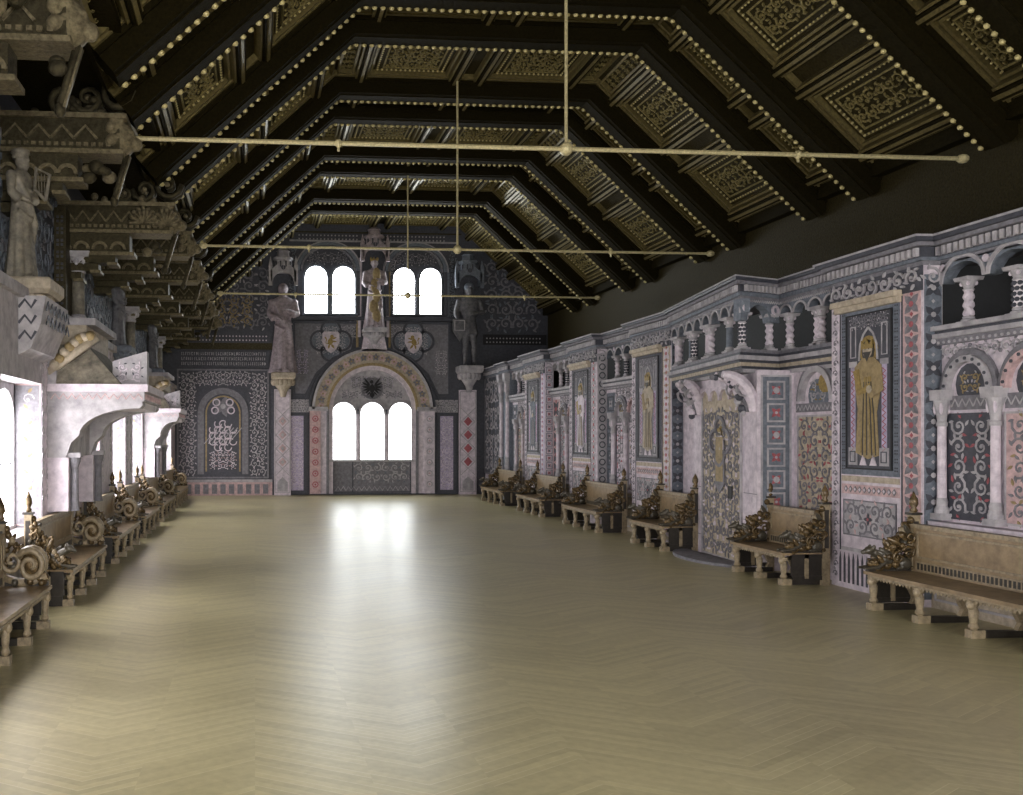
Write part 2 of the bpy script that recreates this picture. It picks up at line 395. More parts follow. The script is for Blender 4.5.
# right wall: lower wall, gallery floor, passage wall behind, its shade and haze put into the colours
m = MB()
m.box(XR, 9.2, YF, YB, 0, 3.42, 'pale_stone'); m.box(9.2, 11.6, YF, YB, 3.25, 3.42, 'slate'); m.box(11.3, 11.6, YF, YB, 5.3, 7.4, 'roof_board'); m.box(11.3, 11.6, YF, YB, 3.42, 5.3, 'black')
struct(m.build('wall_right'))
m = MB(); m.box(XL-.8, 11.6, YB, YB+.3, 0, 10.6, 'slate'); struct(m.build('wall_back'))

# ------------------------------------------------------------------ roof
CX, HB, HF, ZE, ZF = 4.75, 6.45, 2.85, 6.6, 9.9      # centre, half width at the eaves, half width of the flat, heights
P4 = [(CX-HB, ZE), (CX-HF, ZF), (CX+HF, ZF), (CX+HB, ZE)]
sl = math.hypot(HB-HF, ZF-ZE); ca, sa = (HB-HF)/sl, (ZF-ZE)/sl
def ring(h):
    """the section line standing off the coffer boards by h (h=.45 is the beams' underside)"""
    d = .45-h                                           # outwards from the underside line
    nx, nz = -sa*d, ca*d
    k = d*(1-ca)/sa                                     # corner mitre
    a = (P4[0][0]+nx, P4[0][1]+nz); b = (P4[1][0]-k*1.0, P4[1][1]+d)
    return [a, b, (2*CX-b[0], b[1]), (2*CX-a[0], a[1])]
def strip(mb, h0, h1, y0, y1, m_):
    A, B = ring(h0), ring(h1); vs = []; fs = []
    for p in A+B:
        vs += [(p[0], y0, p[1]), (p[0], y1, p[1])]
    for i in range(3):
        a, b = 2*i, 8+2*i
        fs += [(a, a+1, a+3, a+2), (b, b+2, b+3, b+1), (a, a+2, b+2, b), (a+1, b+1, b+3, a+3)]
    fs += [(0, 8, 9, 1), (6, 7, 15, 14)]
    mb.add(vs, fs, m_)
def facets(mb):
    A = ring(0); out = []
    for i in range(3):
        p, q = A[i], A[i+1]; L = math.hypot(q[0]-p[0], q[1]-p[1])
        out.append((F(mb, (p[0], 0, p[1]), (q[0]-p[0], 0, q[1]-p[1]), (0,-1,0)), L))
    return out                                         # frame coords: x along the section, y = -Y
FAR = []
for k in range(-3, 4): FAR += [16.0+4.5*k, 17.55+4.5*k]
BW = .5
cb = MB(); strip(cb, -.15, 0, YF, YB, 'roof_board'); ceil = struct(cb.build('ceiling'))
ends = [YF]+FAR+[YB+BW]
ORD = ['foremost', 'second', 'third', 'fourth', 'fifth', 'sixth', 'seventh', 'eighth', 'ninth', 'tenth', 'eleventh', 'twelfth', 'thirteenth', 'fourteenth', 'fifteenth']
for bi, y1 in enumerate(FAR):
    t = thing('roof_beam', 'dark carved roof beam with pale beaded edge, %s from the camera, bent along the roof slopes' % ORD[bi], 'roof beam', (CX, y1, ZF), 0, 'beaded beams across the coffered roof')
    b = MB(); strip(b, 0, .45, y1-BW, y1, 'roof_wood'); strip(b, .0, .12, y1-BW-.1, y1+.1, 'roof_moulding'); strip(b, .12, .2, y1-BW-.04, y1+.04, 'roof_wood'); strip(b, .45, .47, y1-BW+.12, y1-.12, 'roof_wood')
    for v in range(len(b.v)): p = b.v[v]; b.v[v] = (p[0]-CX, p[1]-y1, p[2]-ZF)
    b.build('timber', t)
    for name, h, yo, r, st in (('bead_moulding', .46, .0, .042, .15), ('lower_bead_moulding', .30, .035, .032, .13)):
        bm = MB(); A = ring(h)
        for i in range(3):
            p, q = A[i], A[i+1]; L = math.hypot(q[0]-p[0], q[1]-p[1]); n = int(L/st)
            for k in range(n):
                f = (k+.5)/n; bm.ball((p[0]+(q[0]-p[0])*f-CX, yo, p[1]+(q[1]-p[1])*f-ZF), (r*1.25, r*.9, r), 'roof_bead', 6, 4)
            if h == .45:
                bm.bar((p[0]-CX, yo-.07, p[1]-ZF), (q[0]-CX, yo-.07, q[1]-ZF), .025, .05, 'roof_moulding')
        bm.build(name, t, True)
for bi in range(len(ends)-1):
    y0, y1 = ends[bi]+.02, ends[bi+1]-BW-.02
    if y1 < 1.0 or y1-y0 < .3: continue
    y0 = max(y0, -1); wide = (y1-y0) > 1.5
    mb = MB()
    for fi, (f, L) in enumerate(facets(mb)):
        H = y1-y0; g = F(mb, f.P(0, -y1), f.u, f.v)        # y: 0 at the far side .. H near
        cuts = [.55, .16, (L-.55*2-.16*4-.42)/2, .16, .42, .16, (L-.55*2-.16*4-.42)/2, .16, .55]
        x = 0
        for ci, cwd in enumerate(cuts):
            if ci % 2:                                     # a rib running along the roof
                g.rect(x, 0, x+cwd, H, 'roof_wood', 0, .22); g.rect(x-.05, 0, x-.005, H, 'roof_moulding', 0, .16); g.rect(x+cwd+.005, 0, x+cwd+.05, H, 'roof_moulding', 0, .16)
                g.rect(x+cwd*.3, 0, x+cwd*.7, H, 'roof_moulding', .22, .02)
            else:
                a, b = x+.09, x+cwd-.09
                if b-a > .25:
                    g.frame(a, .12, b, H-.12, .05, 'roof_moulding', 0, .1)
                    if wide and b-a > .8:
                        g.frame(a+.13, .28, b-.13, H-.28, .03, 'roof_moulding', 0, .06)
                        g.rect(a+.18, .34, b-.18, H-.34, 'roof_board', 0, .05)
                        g.frame(a+.26, .44, b-.26, H-.44, .03, 'roof_carving', .05, .03)
                        g.scroll(a+.33, .5, b-.33, H-.5, 'roof_carving', 'roof_carving', .24, .05, .03)
                        g.dots(a+.16, .33, b-.16, .33, .1, .022, 'roof_bead', .05, .03); g.dots(a+.16, H-.33, b-.16, H-.33, .1, .022, 'roof_bead', .05, .03)
                        g.dots(a+.16, .43, a+.16, H-.43, .1, .018, 'roof_bead', .05, .02); g.dots(b-.16, .43, b-.16, H-.43, .1, .018, 'roof_bead', .05, .02)
                    elif b-a > .8:
                        g.frame(a+.12, .25, b-.12, H-.25, .03, 'roof_carving', 0, .05); g.scroll(a+.18, .3, b-.18, H-.3, 'roof_carving', 'roof_carving', .22, 0, .04)
                        g.dots(a+.08, .2, b-.08, .2, .1, .018, 'roof_bead', 0, .04)
                    else: g.scroll(a+.06, .2, b-.06, H-.2, 'roof_carving', 'roof_carving', .25, 0, .03)
            x += cwd
    mb.build('coffer_row', ceil)
# wall plates: dark timbers at the eaves
m = MB(); m.box(-3.7, CX-HB+.1, YF, YB, 7.05, 7.4, 'roof_wood'); m.box(CX+HB-.1, 11.6, YF, YB, 6.9, 7.4, 'roof_wood'); struct(m.build('trim_1'))

# ------------------------------------------------------------------ iron tie rods with their hangers
for i, (y, lab, xl, xr) in enumerate([(12.7, 'long thin iron tie rod nearest the camera, spanning the hall high up', -1.75, 10.55), (19.7, 'thin iron tie rod spanning the hall above the upper windows, second in depth', -1.12, 10.3), (26.2, 'farthest thin iron tie rod, crossing in front of the upper gable windows', -1.0, 10.2)]):
    t = thing('tie_rod', lab, 'tie rod', (4.48, y, 6.36), 0, 'iron tie rods across the hall')
    b = MB(); b.tube([(xl-4.48, 0, 0), (0, 0, 0), (xr-4.48, 0, 0)], .032 if i == 0 else .028, 'iron_rod', 6)
    for x in (-3.3, 3.5): b.ball((x, 0, 0), .06, 'iron_rod', 8, 5); b.tube([(x, 0, -.02), (x, 0, -.11)], .02, 'iron_rod', 6)
    b.build('rod', t)
    b = MB(); b.tube([(0,0,0), (0,0,ZF+.2-6.36)], .024, 'iron_rod', 6); b.build('hanger', t)
    b = MB(); b.ball((0,0,0), .1, 'iron_rod', 8, 6); b.build('joint', t)
    for sx, x in ((-1, xl), (1, xr)): b = MB(); b.ball((x-4.48, 0, 0), (.1, .07, .07), 'iron_rod', 8, 5); b.build('end_knob', t)
# ------------------------------------------------------------------ painted saints and eagles (flat inlay)
def fig(g, cx, y0, H, robe, robe2, skin='tan_stone', bg='slate'):
    """painted standing figure under a pointed canopy, H high"""
    w = H*.13
    g.poly([(cx-w*1.1, y0+.10*H), (cx-w*.9, y0+.45*H), (cx-w*1.15, y0+.62*H), (cx-w*1.2, y0+.78*H), (cx-w*.5, y0+.85*H), (cx+w*.5, y0+.85*H), (cx+w*1.2, y0+.78*H), (cx+w*1.1, y0+.6*H), (cx+w*.75, y0+.42*H), (cx+w*.95, y0+.08*H), (cx, y0+.05*H)], robe, .02, .012)
    for k, q in enumerate((-.6, -.2, .25, .6)): g.stroke([(cx+w*q, y0+.10*H), (cx+w*q*.7, y0+.42*H), (cx+w*q*.4, y0+.7*H)], .018*H/2, robe2, .032, .006); g.stroke([(cx+w*(q+.14), y0+.08*H), (cx+w*(q+.1)*.8, y0+.40*H), (cx+w*q*.5, y0+.66*H)], .009*H, 'bench_dark', .033, .006)
    g.stroke([(cx-w*1.05, y0+.76*H), (cx-w*.7, y0+.58*H), (cx+w*.3, y0+.62*H)], w*.5, robe2, .032, .008)
    g.stroke([(cx+w*1.05, y0+.76*H), (cx+w*1.2, y0+.6*H), (cx+w*.2, y0+.55*H)], w*.45, robe, .034, .01)
    g.disc(cx+w*.2, y0+.6*H, w*.25, skin, .04, .01, 8)
    g.disc(cx, y0+.915*H, w*.85, 'gold', .015, .008, 16); g.disc(cx, y0+.905*H, w*.56, 'bench_dark', .022, .008, 12, 1.2); g.disc(cx, y0+.91*H, w*.40, skin, .03, .012, 12, 1.2); g.poly([(cx-w*.36, y0+.895*H), (cx+w*.36, y0+.895*H), (cx, y0+.82*H)], 'bench_dark', .042, .006); [g.disc(cx+e_*w*.16, y0+.922*H, w*.06, 'bench_dark', .042, .004, 6) for e_ in (-1, 1)]
    g.poly([(cx-w*.5, y0+.92*H), (cx-w*.5, y0+.99*H), (cx-w*.2, y0+.955*H), (cx, y0+1.0*H), (cx+w*.2, y0+.955*H), (cx+w*.5, y0+.99*H), (cx+w*.5, y0+.92*H)], 'gold', .04, .01)
    for sx in (-.45, .45): g.poly([(cx+w*sx-w*.3, y0), (cx+w*sx, y0+.09*H), (cx+w*sx+w*.3, y0)], 'pale_stone', .02, .012)
def beast(g, cx, cy, r, m, d=1):
    """heraldic lion rampant"""
    g.leaf(cx-d*r*.15, cy-r*.5, PI/2-.15*d, r*1.1, r*.75, m, .02, .01); g.disc(cx+d*r*.12, cy+r*.62, r*.24, m, .02, .012, 10)
    g.leaf(cx+d*r*.1, cy+r*.3, .35 if d > 0 else PI-.35, r*.7, r*.24, m, .02, .01); g.leaf(cx+d*r*.1, cy+r*.05, -.1 if d > 0 else PI+.1, r*.7, r*.24, m, .02, .01)
    g.leaf(cx, cy-r*.3, -.9 if d > 0 else PI+.9, r*.75, r*.3, m, .02, .01); g.leaf(cx-d*r*.2, cy-r*.35, -PI/2-.2*d, r*.6, r*.28, m, .02, .01)
    g.stroke([(cx-d*r*.2, cy-r*.35), (cx-d*r*.65, cy-r*.2), (cx-d*r*.55, cy+r*.25), (cx-d*r*.75, cy+r*.55)], [r*.12, r*.1, r*.12, r*.2], m, .02, .01)
def eagle(g, cx, cy, r, m):
    g = F(g.mb, g.P(0, 0, .025), g.u, g.v)
    g.leaf(cx, cy+r*.45, -PI/2, r*1.0, r*.55, m, .02, .01); g.disc(cx-.05*r, cy+r*.6, r*.17, m, .02, .012, 8); g.leaf(cx, cy-r*.3, -PI/2, r*.6, r*.5, m, .02, .01)
    for sx in (1, -1):
        for k in range(5): a = .9-.42*k; g.leaf(cx+sx*r*.15, cy+r*.2-k*.05*r, a if sx == 1 else PI-a, r*(1-.08*k), r*.2, m, .02, .01)
        g.leaf(cx+sx*r*.1, cy-r*.25, -.8 if sx == 1 else PI+.8, r*.55, r*.14, m, .02, .01)
def quatre(g, cx, cy, r, w, m, h=.0, t=.02):
    for k in range(4):
        a = k*PI/2; g.arc(cx+r*.55*math.cos(a), cy+r*.55*math.sin(a), r*.55-w, r*.55, m, a-PI*.62, a+PI*.62, h, t, 14)

# ------------------------------------------------------------------ right wall: pilasters with painted saints
def cornice(mb, x0, x1, y0, y1, z=4.42, dent=True, step=.1):
    """moulded cornice facing -x at x0..x1, dentils on the front"""
    mb.box(x0, x1, y0, y1, z, z+.06, 'mid_grey'); mb.box(x0-.05, x1, y0-.03, y1+.03, z+.06, z+.10, 'grey_blue')  # greys below a pale top edge put the light's falloff into the colour
    mb.box(x0-.04, x1, y0, y1, z+.10, z+.24, 'slate')
    n = int((y1-y0)/step)
    for i in range(n): a = y0+(i+.2)*(y1-y0)/n; mb.box(x0-.09, x0-.04, a, a+.55*step, z+.115, z+.225, 'stone')
    mb.box(x0-.13, x1, y0-.06, y1+.06, z+.24, z+.29, 'mid_grey'); mb.box(x0-.19, x1, y0-.12, y1+.12, z+.29, z+.345, 'slate')
    mb.box(x0-.21, x1, y0-.14, y1+.14, z+.345, z+.37, 'stone')
XP = 8.6
def pilaster(ya, yb, lab, robe, robe2, panel='slate', frame_m='grey_blue', side='blue', edge=('pink', 'rose')):
    L = yb-ya; t = thing('pilaster', lab, 'pilaster', (XP, ya, 0), 0, 'painted pilasters of the right wall')
    m = MB(); m.box(0, .26, 0, L, 0, 4.42, 'pale_stone')
    g = F(m, (0, L, 0), (0,-1,0), (0,0,1)); k = L/1.85
    g.band('vine', .02*k, .1, .17*k, 4.1, 'mid_grey', 'stone', 0, .01)
    g.rect(L-.36*k, .05, L-.04*k, 4.1, edge[0], 0, .006); g.band('petal', L-.33*k, .1, L-.07*k, 4.08, edge[1], 'rose', .006, .008)
    g.rect(.2*k, .55, .2*k+.015, 4.1, 'slate', 0, .012); g.rect(L-.385*k, .55, L-.37*k, 4.1, 'slate', 0, .012)
    q = F(m, (0,0,0), (1,0,0), (0,0,1))                  # near flank, faces the camera
    if side == 'blue': q.rect(.01, .1, .25, 4.3, 'grey_blue', 0, .005); q.band('petal', .015, .15, .245, 4.3, 'slate', 'stone', .005, .006, .36)
    elif side == 'red': q.rect(.01, .1, .25, 4.3, 'pale_stone', 0, .005); q.band('square', .02, .15, .24, 4.3, 'grey_blue', 'rose', .005, .006)
    else: q.rect(.01, .1, .25, 4.3, 'stone', 0, .005); q.band('circle', .02, .15, .24, 4.3, 'slate', 'stone', .005, .006)
    q2 = F(m, (.26, L, 0), (-1,0,0), (0,0,1)); q2.band('circle', .02, .15, .24, 4.3, 'slate', 'stone', 0, .006)
    m.build('shaft', t)
    m = MB(); g = F(m, (0, L, 0), (0,-1,0), (0,0,1)); x0, x1 = .24*k, L-.42*k; W = x1-x0; cx = (x0+x1)/2
    g.rect(x0, 1.66, x1, 4.1, frame_m, 0, .012); g.band('four', x0+.01, 1.7, x0+.1, 4.05, 'slate', None, .012, .006, .12); g.band('four', x1-.1, 1.7, x1-.01, 4.05, 'slate', None, .012, .006, .12)
    g.rect(x0+.12, 1.74, x1-.12, 3.95, panel, .012, .006); g.frame(x0+.12, 1.74, x1-.12, 3.95, .022, 'black', .012, .02)
    for sx in (-1, 1):
        X = cx+sx*W*.27
        g.rect(X-.05, 1.95, X+.05, 3.2, 'lilac', .018, .006); g.band('zig', X-.04, 2.0, X+.04, 3.15, 'rose', None, .024, .004); g.rect(X-.09, 1.8, X+.09, 2.05, 'stone', .018, .01); g.frame(X-.06, 1.84, X+.06, 2.0, .015, 'slate', .028, .006)
        g.rect(X-.08, 3.2, X+.08, 3.28, 'stone', .018, .01); g.frame(X-.06, 3.33, X+.06, 3.78, .014, 'stone', .018, .008)
    for pts in [[(cx-.19, 3.28), (cx-.17, 3.5), (cx-.1, 3.65), (cx, 3.74)], [(cx+.19, 3.28), (cx+.17, 3.5), (cx+.1, 3.65), (cx, 3.74)]]: g.stroke(pts, .03, 'stone', .02, .01)
    g.scroll(x0+.2, 3.74, x1-.2, 3.92, 'mid_grey', 'stone', .1, .018, .006)
    fig(g, cx, 1.8, 1.78, robe, robe2)
    g.rect(x0, 1.56, x1, 1.64, 'tan_stone', 0, .01); g.rect(x0, 1.38, x1, 1.52, 'pink', 0, .006); g.band('diamond', x0+.05, 1.4, x1-.05, 1.5, 'mid_grey', 'pale_stone', .006, .006)
    g.rect(x0+.04, .78, x1-.06, 1.3, 'stone', 0, .008); g.frame(x0+.04, .78, x1-.06, 1.3, .02, 'mid_grey', 0, .014); g.scroll(x0+.08, .81, x1-.1, 1.27, 'mid_grey', 'pink', .24, .008, .008); g.flower(cx-.01, 1.04, .09, 'slate', 'rose', 4, .016, .008)
    g.rect(x0, .55, x1, .6, 'stone', 0, .012); g.rect(x0-.1, .04, x1, .55, 'pale_stone', 0, .004)
    n = 13
    for i in range(n): X = x0-.08+(W+.06)*(i+.5)/n; g.poly([(X-.02, .08), (X+.02, .08), (X+.02, .42), (X, .52), (X-.02, .42)], 'slate', .004, .006)
    m.build('painted_panel', t)
    m = MB(); g = F(m, (0, L, 0), (0,-1,0), (0,0,1)); g.rect(0, 4.1, L, 4.42, 'slate', 0, .02); g.scroll(.03, 4.17, L-.03, 4.4, 'stone', 'stone', .24, .02, .03, False)
    q = F(m, (0,0,0), (1,0,0), (0,0,1)); q.scroll(0, 4.15, .25, 4.4, 'stone', 'stone', .24, 0, .02, False)
    m.build('frieze', t)
    m = MB(); g = F(m, (0, L, 0), (0,-1,0), (0,0,1)); g.rect(x0-.08, 4.08, x1+.06, 4.16, 'tan_stone', 0, .14); g.rect(x0-.06, 4.0, x1+.04, 4.08, 'tan_stone', 0, .09); m.build('panel_hood', t)
    m = MB(); cornice(m, 0, .6, 0, L); m.build('cornice', t)
    return t
pilaster(11.0, 12.85, 'wide pilaster nearest the camera, painted with a gold-robed crowned saint on a dark panel', 'ochre', 'gold', edge=('pink', 'mid_grey'))
pilaster(18.05, 20.0, 'pilaster just beyond the projecting balcony, painted with a tan-robed saint', 'tan_stone', 'ochre', 'mid_grey', 'slate', 'blue', ('tan_stone', 'pale_stone'))
pilaster(22.1, 24.1, 'middle pilaster of the right wall with a gold and white painted saint', 'pale_stone', 'gold', 'slate', 'mid_grey', 'grey', ('pale_stone', 'stone'))
pilaster(26.2, 28.2, 'pilaster farthest down the right wall with a grey-blue painted saint', 'grey_blue', 'stone', 'slate', 'mid_grey', 'red', ('lilac', 'pale_stone'))

# ------------------------------------------------------------------ colonnettes of the gallery
def colonnette(parent, x, y, z0, z1, r=.07, kind='twist', name='colonnette', sm=None):
    h = z1-z0; m = MB(); c = (x, y, z0)
    sm = sm or {'twist': 'pale_stone', 'plain': 'pale_stone', 'dia': 'white_plaster', 'dark': 'grey_blue'}[kind]
    m.lathe([(r*1.7, 0), (r*1.7, .05*h)], c, 'stone', sq=True)
    m.lathe([(r*1.5, .05*h), (r*1.55, .08*h), (r*1.15, .11*h), (r*1.25, .14*h), (r, .17*h)], c, 'stone', 12)
    n = 18
    if kind == 'twist': m.lathe([(r, .16*h+(.56*h)*i/n) for i in range(n+1)], c, sm, 12, twist=60, lobes=2, amp=.2)
    else:
        m.lathe([(r, .16*h), (r*.92, .72*h)], c, sm, 12)
        if kind == 'dia':
            for i in range(5):
                for a in range(6): an = a*PI/3+(i % 2)*PI/6; m.ball((x+r*.93*math.cos(an), y+r*.93*math.sin(an), z0+h*(.22+.11*i)), (.03, .03, .028), 'slate', 6, 4)
    m.lathe([(r*1.15, .72*h), (r*1.2, .745*h), (r*.95, .76*h), (r*1.1, .80*h), (r*1.5, .87*h), (r*1.75, .92*h)], c, 'stone', 12)
    for a in range(4): an = a*PI/2+PI/4; m.ball((x+r*1.35*math.cos(an), y+r*1.35*math.sin(an), z0+.86*h), (r*.45, r*.45, .05*h), 'pale_stone', 6, 4)
    m.lathe([(r*1.9, .92*h), (r*2.1, h)], c, 'stone', sq=True)
    return m.build(name, parent, False)

# ------------------------------------------------------------------ right wall: bays between the pilasters
def bay(ya, yb, lab, ncol, narch, far=False, strip_m=('pale_stone', 'rose'), panel_m=('tan_stone', 'pink'), dado=1.1, blind=2, leftstrip=.32, kinds=('twist', 'dia')):
    """recessed bay at XR; gallery arches above, blind arches and painted panels below (local x=0 is the wall face)"""
    L = yb-ya; t = thing('arcade_bay', lab, 'wall bay', (XR, ya, 0), 0, 'arcaded bays of the right wall')
    m = MB(); g = F(m, (0, L, 0), (0,-1,0), (0,0,1))
    x0 = .02+leftstrip; x1 = L-.04
    if leftstrip: g.rect(.03, dado, leftstrip-.02, 3.3, strip_m[0], 0, .01); g.band('square' if not far else 'petal', .06, dado+.05, leftstrip-.05, 3.25, 'slate', strip_m[1], .01, .008)
    w = (x1-x0)/blind
    for i in range(blind):
        a = x0+i*w; pm = panel_m[i % 2]
        g.rect(a+.06, dado+.04, a+w-.06, 2.5, pm, 0, .01); g.frame(a+.06, dado+.04, a+w-.06, 2.5, .025, 'slate' if i % 2 == 0 else 'stone', 0, .02)
        g.scroll(a+.1, dado+.08, a+w-.1, 2.46, 'mid_grey' if pm not in ('grey_blue', 'slate') else 'stone', 'rose' if i % 2 == 0 else 'ochre', .24, .01, .008)
        g.rect(a+.02, 2.54, a+w-.02, 2.72, 'mid_grey', 0, .014); g.band('zig', a+.05, 2.57, a+w-.05, 2.69, 'stone', None, .014, .008)
        g.disc(a+w/2, 2.86, w*.26, 'slate', 0, .006, 14, 1.1); g.scroll(a+w*.32, 2.76, a+w*.68, 3.0, 'ochre', 'stone', .12, .006, .01)
    m.build('painted_panel', t)
    m = MB(); g = F(m, (0, L, 0), (0,-1,0), (0,0,1))
    for i in range(blind):
        a = x0+i*w; c = a+w/2; mm = ('pink' if i % 2 else 'stone')
        g.arc(c, 2.78, w*.34, w*.42, mm, 0, PI, 0, .08, 14, 1.15); g.arc(c, 2.78, w*.43, w*.5, 'mid_grey', 0, PI, 0, .05, 14, 1.15)
        for k in range(9): an = PI*(k+.5)/9; g.disc(c+w*.38*math.cos(an), 2.78+w*.38*1.15*math.sin(an), w*.025, 'slate', .08, .01, 6)
    for i in range(blind): g.scroll(x0+i*w, 3.12 if w < .9 else 3.2, x0+i*w+w, 3.38, 'stone', 'mid_grey', .16, 0, .02)
    m.build('blind_arch', t)
    for i in range(blind+1):
        y = L-(x0+i*w); y = min(max(y, .09), L-.09)
        colonnette(t, -.07, y, dado+.02, 2.8, .055, 'plain')
    # gallery ledge, colonnettes, arches and cornice
    m = MB(); m.box(-.08, .35, 0, L, 3.38, 3.46, 'mid_grey'); m.box(-.14, .35, 0, L, 3.46, 3.52, 'stone'); m.box(-.16, .35, 0, L, 3.56, 3.62, 'stone'); m.box(-.1, .35, 0, L, 3.52, 3.56, 'slate')
    g = F(m, (-.08, L, 3.38), (0,-1,0), (0,0,1)); g.dots(.05, .03, L-.05, .03, .09, .02, 'stone', 0, .012)
    m.build('ledge', t)
    for i in range(ncol): colonnette(t, .06, L-L*(i+.5)/ncol if ncol != narch-1 else L-L*(i+1)/narch, 3.62, 4.2, .055, kinds[i % 2])
    m = MB(); g = F(m, (-.02, L, 0), (0,-1,0), (0,0,1)); g.arches(0, L, 4.17, 4.44, narch, 'grey_blue' if not far else 'stone', .14, -.16, .16)
    for i in range(narch):
        c = L*(i+.5)/narch; g.arc(c, 4.17, L/narch*.43, L/narch*.5, 'stone', 0, PI, 0, .02, 12, .9); 
    for i in range(narch+1): g.disc(min(max(L*i/narch, .06), L-.06), 4.37, .05, 'pale_stone', 0, .02, 8)
    m.build('arch', t)
    m = MB(); cornice(m, -.02, .5, 0, L, dent=True); m.build('cornice', t)
    m = MB(); m.box(-.2, 0, 0, L, dado-.06, dado, 'pale_stone'); m.box(-.14, 0, 0, L, 0, dado-.06, 'tan_stone'); 
    g = F(m, (-.14, L, 0), (0,-1,0), (0,0,1)); g.frame(.06, .1, L-.06, dado-.12, .03, 'stone', 0, .012)
    m.build('dado', t)
    return t
bay(7.3, 11.0, 'nearest wall bay on the right behind the longest bench, large round arches and stone columns', 5, 5, dado=1.12, blind=4, leftstrip=0, panel_m=('slate', 'pink'))
pilaster(5.4, 7.25, 'pilaster beside the camera, before the nearest wall bay, painted with an ochre saint', 'ochre', 'gold', side='grey')
bay(20.0, 22.1, 'wall bay between the tan saint pilaster and the middle pilaster', 3, 4, panel_m=('pale_stone', 'pale_stone'), strip_m=('grey_blue', 'stone'), leftstrip=.55, dado=.95)
bay(24.1, 26.2, 'wall bay between the middle pilaster and the grey-blue saint pilaster', 3, 4, True, panel_m=('stone', 'pale_stone'), strip_m=('pink', 'rose'), leftstrip=.6, dado=.95)
bay(28.2, 30.4, 'last wall bay on the right, with narrow gallery arches near the back corner', 3, 4, True, panel_m=('tan_stone', 'ochre'), strip_m=('grey_blue', 'pale_stone'), leftstrip=.6, dado=.95)
# corner pier and dark foliage panel at the far end
t = thing('corner_pier', 'pair of slim pale shafts at the far end of the right wall', 'pier', (8.75, 30.4, 0))
m = MB(); m.box(0, .3, 0, 1.1, 0, 4.42, 'grey_blue'); m.build('pier_body', t)
for y in (.15, .9): colonnette(t, -.05, y, .9, 4.4, .07, 'plain', 'slim_shaft')
m = MB(); cornice(m, -.04, .5, 0, 1.1); m.build('cornice', t)
t = thing('foliage_panel', 'dark wall panel with pale climbing foliage in the far right corner', 'wall panel', (XR, 31.5, 0))
m = MB(); g = F(m, (0, 2.6, 0), (0,-1,0), (0,0,1)); g.rect(0, .8, 2.6, 4.5, 'slate', 0, .02); g.scroll(.1, .9, 2.5, 4.4, 'stone', 'grey_blue', .5, .02, .012); g.frame(.02, .82, 2.58, 4.48, .05, 'mid_grey', .02, .02); m.build('panel', t)
m = MB(); cornice(m, -.02, .5, 0, 2.5); m.build('cornice', t)

# ------------------------------------------------------------------ the projecting balcony bay
OX, OY = 8.6, 12.85
t = thing('projecting_balcony', 'projecting angled gallery balcony with twisted columns over a painted niche', 'balcony', (OX, OY, 0))
def W(x, y): return (x-OX, y-OY)
pl = [W(9.2, 18.05), W(8.6, 18.05), W(7.87, 14.07), W(8.72, 14.4), W(8.72, 12.85), W(9.2, 12.85)]
def offs(p, d):
    """the plan pushed outwards by d on its three outer faces"""
    q = list(p); q[1] = (p[1][0]-d, p[1][1]); q[2] = (p[2][0]-d*1.1, p[2][1]-d*1.15); q[3] = (p[3][0]-d*.75, p[3][1]-d); q[4] = (p[4][0]-d, p[4][1]); return q
m = MB()
for z0, z1, d, mm in [(3.26, 3.32, -.08, 'stone'), (3.32, 3.36, -.03, 'slate'), (3.36, 3.42, 0, 'tan_stone'), (3.42, 3.46, .05, 'slate'), (3.46, 3.53, .09, 'stone'), (3.53, 3.58, .03, 'slate'), (3.58, 3.64, .0, 'mid_grey')]:
    m.prism(offs(pl, d), 'z', z0, z1, mm)
m.build('balcony_floor', t)
m = MB()
for z0, z1, d, mm in [(4.45, 4.5, 0, 'mid_grey'), (4.5, 4.56, .04, 'grey_blue'), (4.56, 4.68, .04, 'slate'), (4.68, 4.73, .12, 'mid_grey'), (4.73, 4.78, .18, 'slate'), (4.78, 4.8, .2, 'stone')]:  # same greys as the wall cornice, light falloff painted in
    m.prism(offs(pl, d), 'z', z0, z1, mm)
def edge(i, z):
    a, b = pl[i], pl[i+1]; return (a[0], a[1], z), (b[0]-a[0], b[1]-a[1], 0), math.hypot(b[0]-a[0], b[1]-a[1])
for i in (1, 2, 3):
    o, u, L = edge(i, 0); g = F(m, o, u, (0,0,1))
    n = int(L/.085)
    for k in range(n): x = L*(k+.5)/n; g.rect(x-.022, 4.57, x+.022, 4.67, 'stone', .04, .05)
m.build('cornice', t)
m = MB()
for i, n in ((1, 8), (2, 2), (3, 4)):
    o, u, L = edge(i, 0); g = F(m, o, u, (0,0,1))
    if i == 2:
        g.arches(.14, .7, 4.1, 4.45, 1, 'grey_blue', .02, -.14, .14); g.rect(0, 4.1, .14, 4.45, 'grey_blue', -.14, .14); g.rect(.7, 4.1, L, 4.45, 'grey_blue', -.14, .14); g.arc(.8, 4.3, .05, .085, 'pale_stone', h=0, t=.03, n=12); g.arc(.1, 4.3, .05, .08, 'pale_stone', h=0, t=.03, n=12)
    else:
        g.arches(0, L, 4.22, 4.45, n, 'grey_blue', .16, -.14, .14)
        for k in range(n): g.arc(L*(k+.5)/n, 4.22, L/n*.42, L/n*.5, 'stone', 0, PI, 0, .02, 10, .9)
    g.band('zig', .02, 4.4, L-.02, 4.45, 'stone', None, 0, .015)
m.build('arch', t)
kk = 0
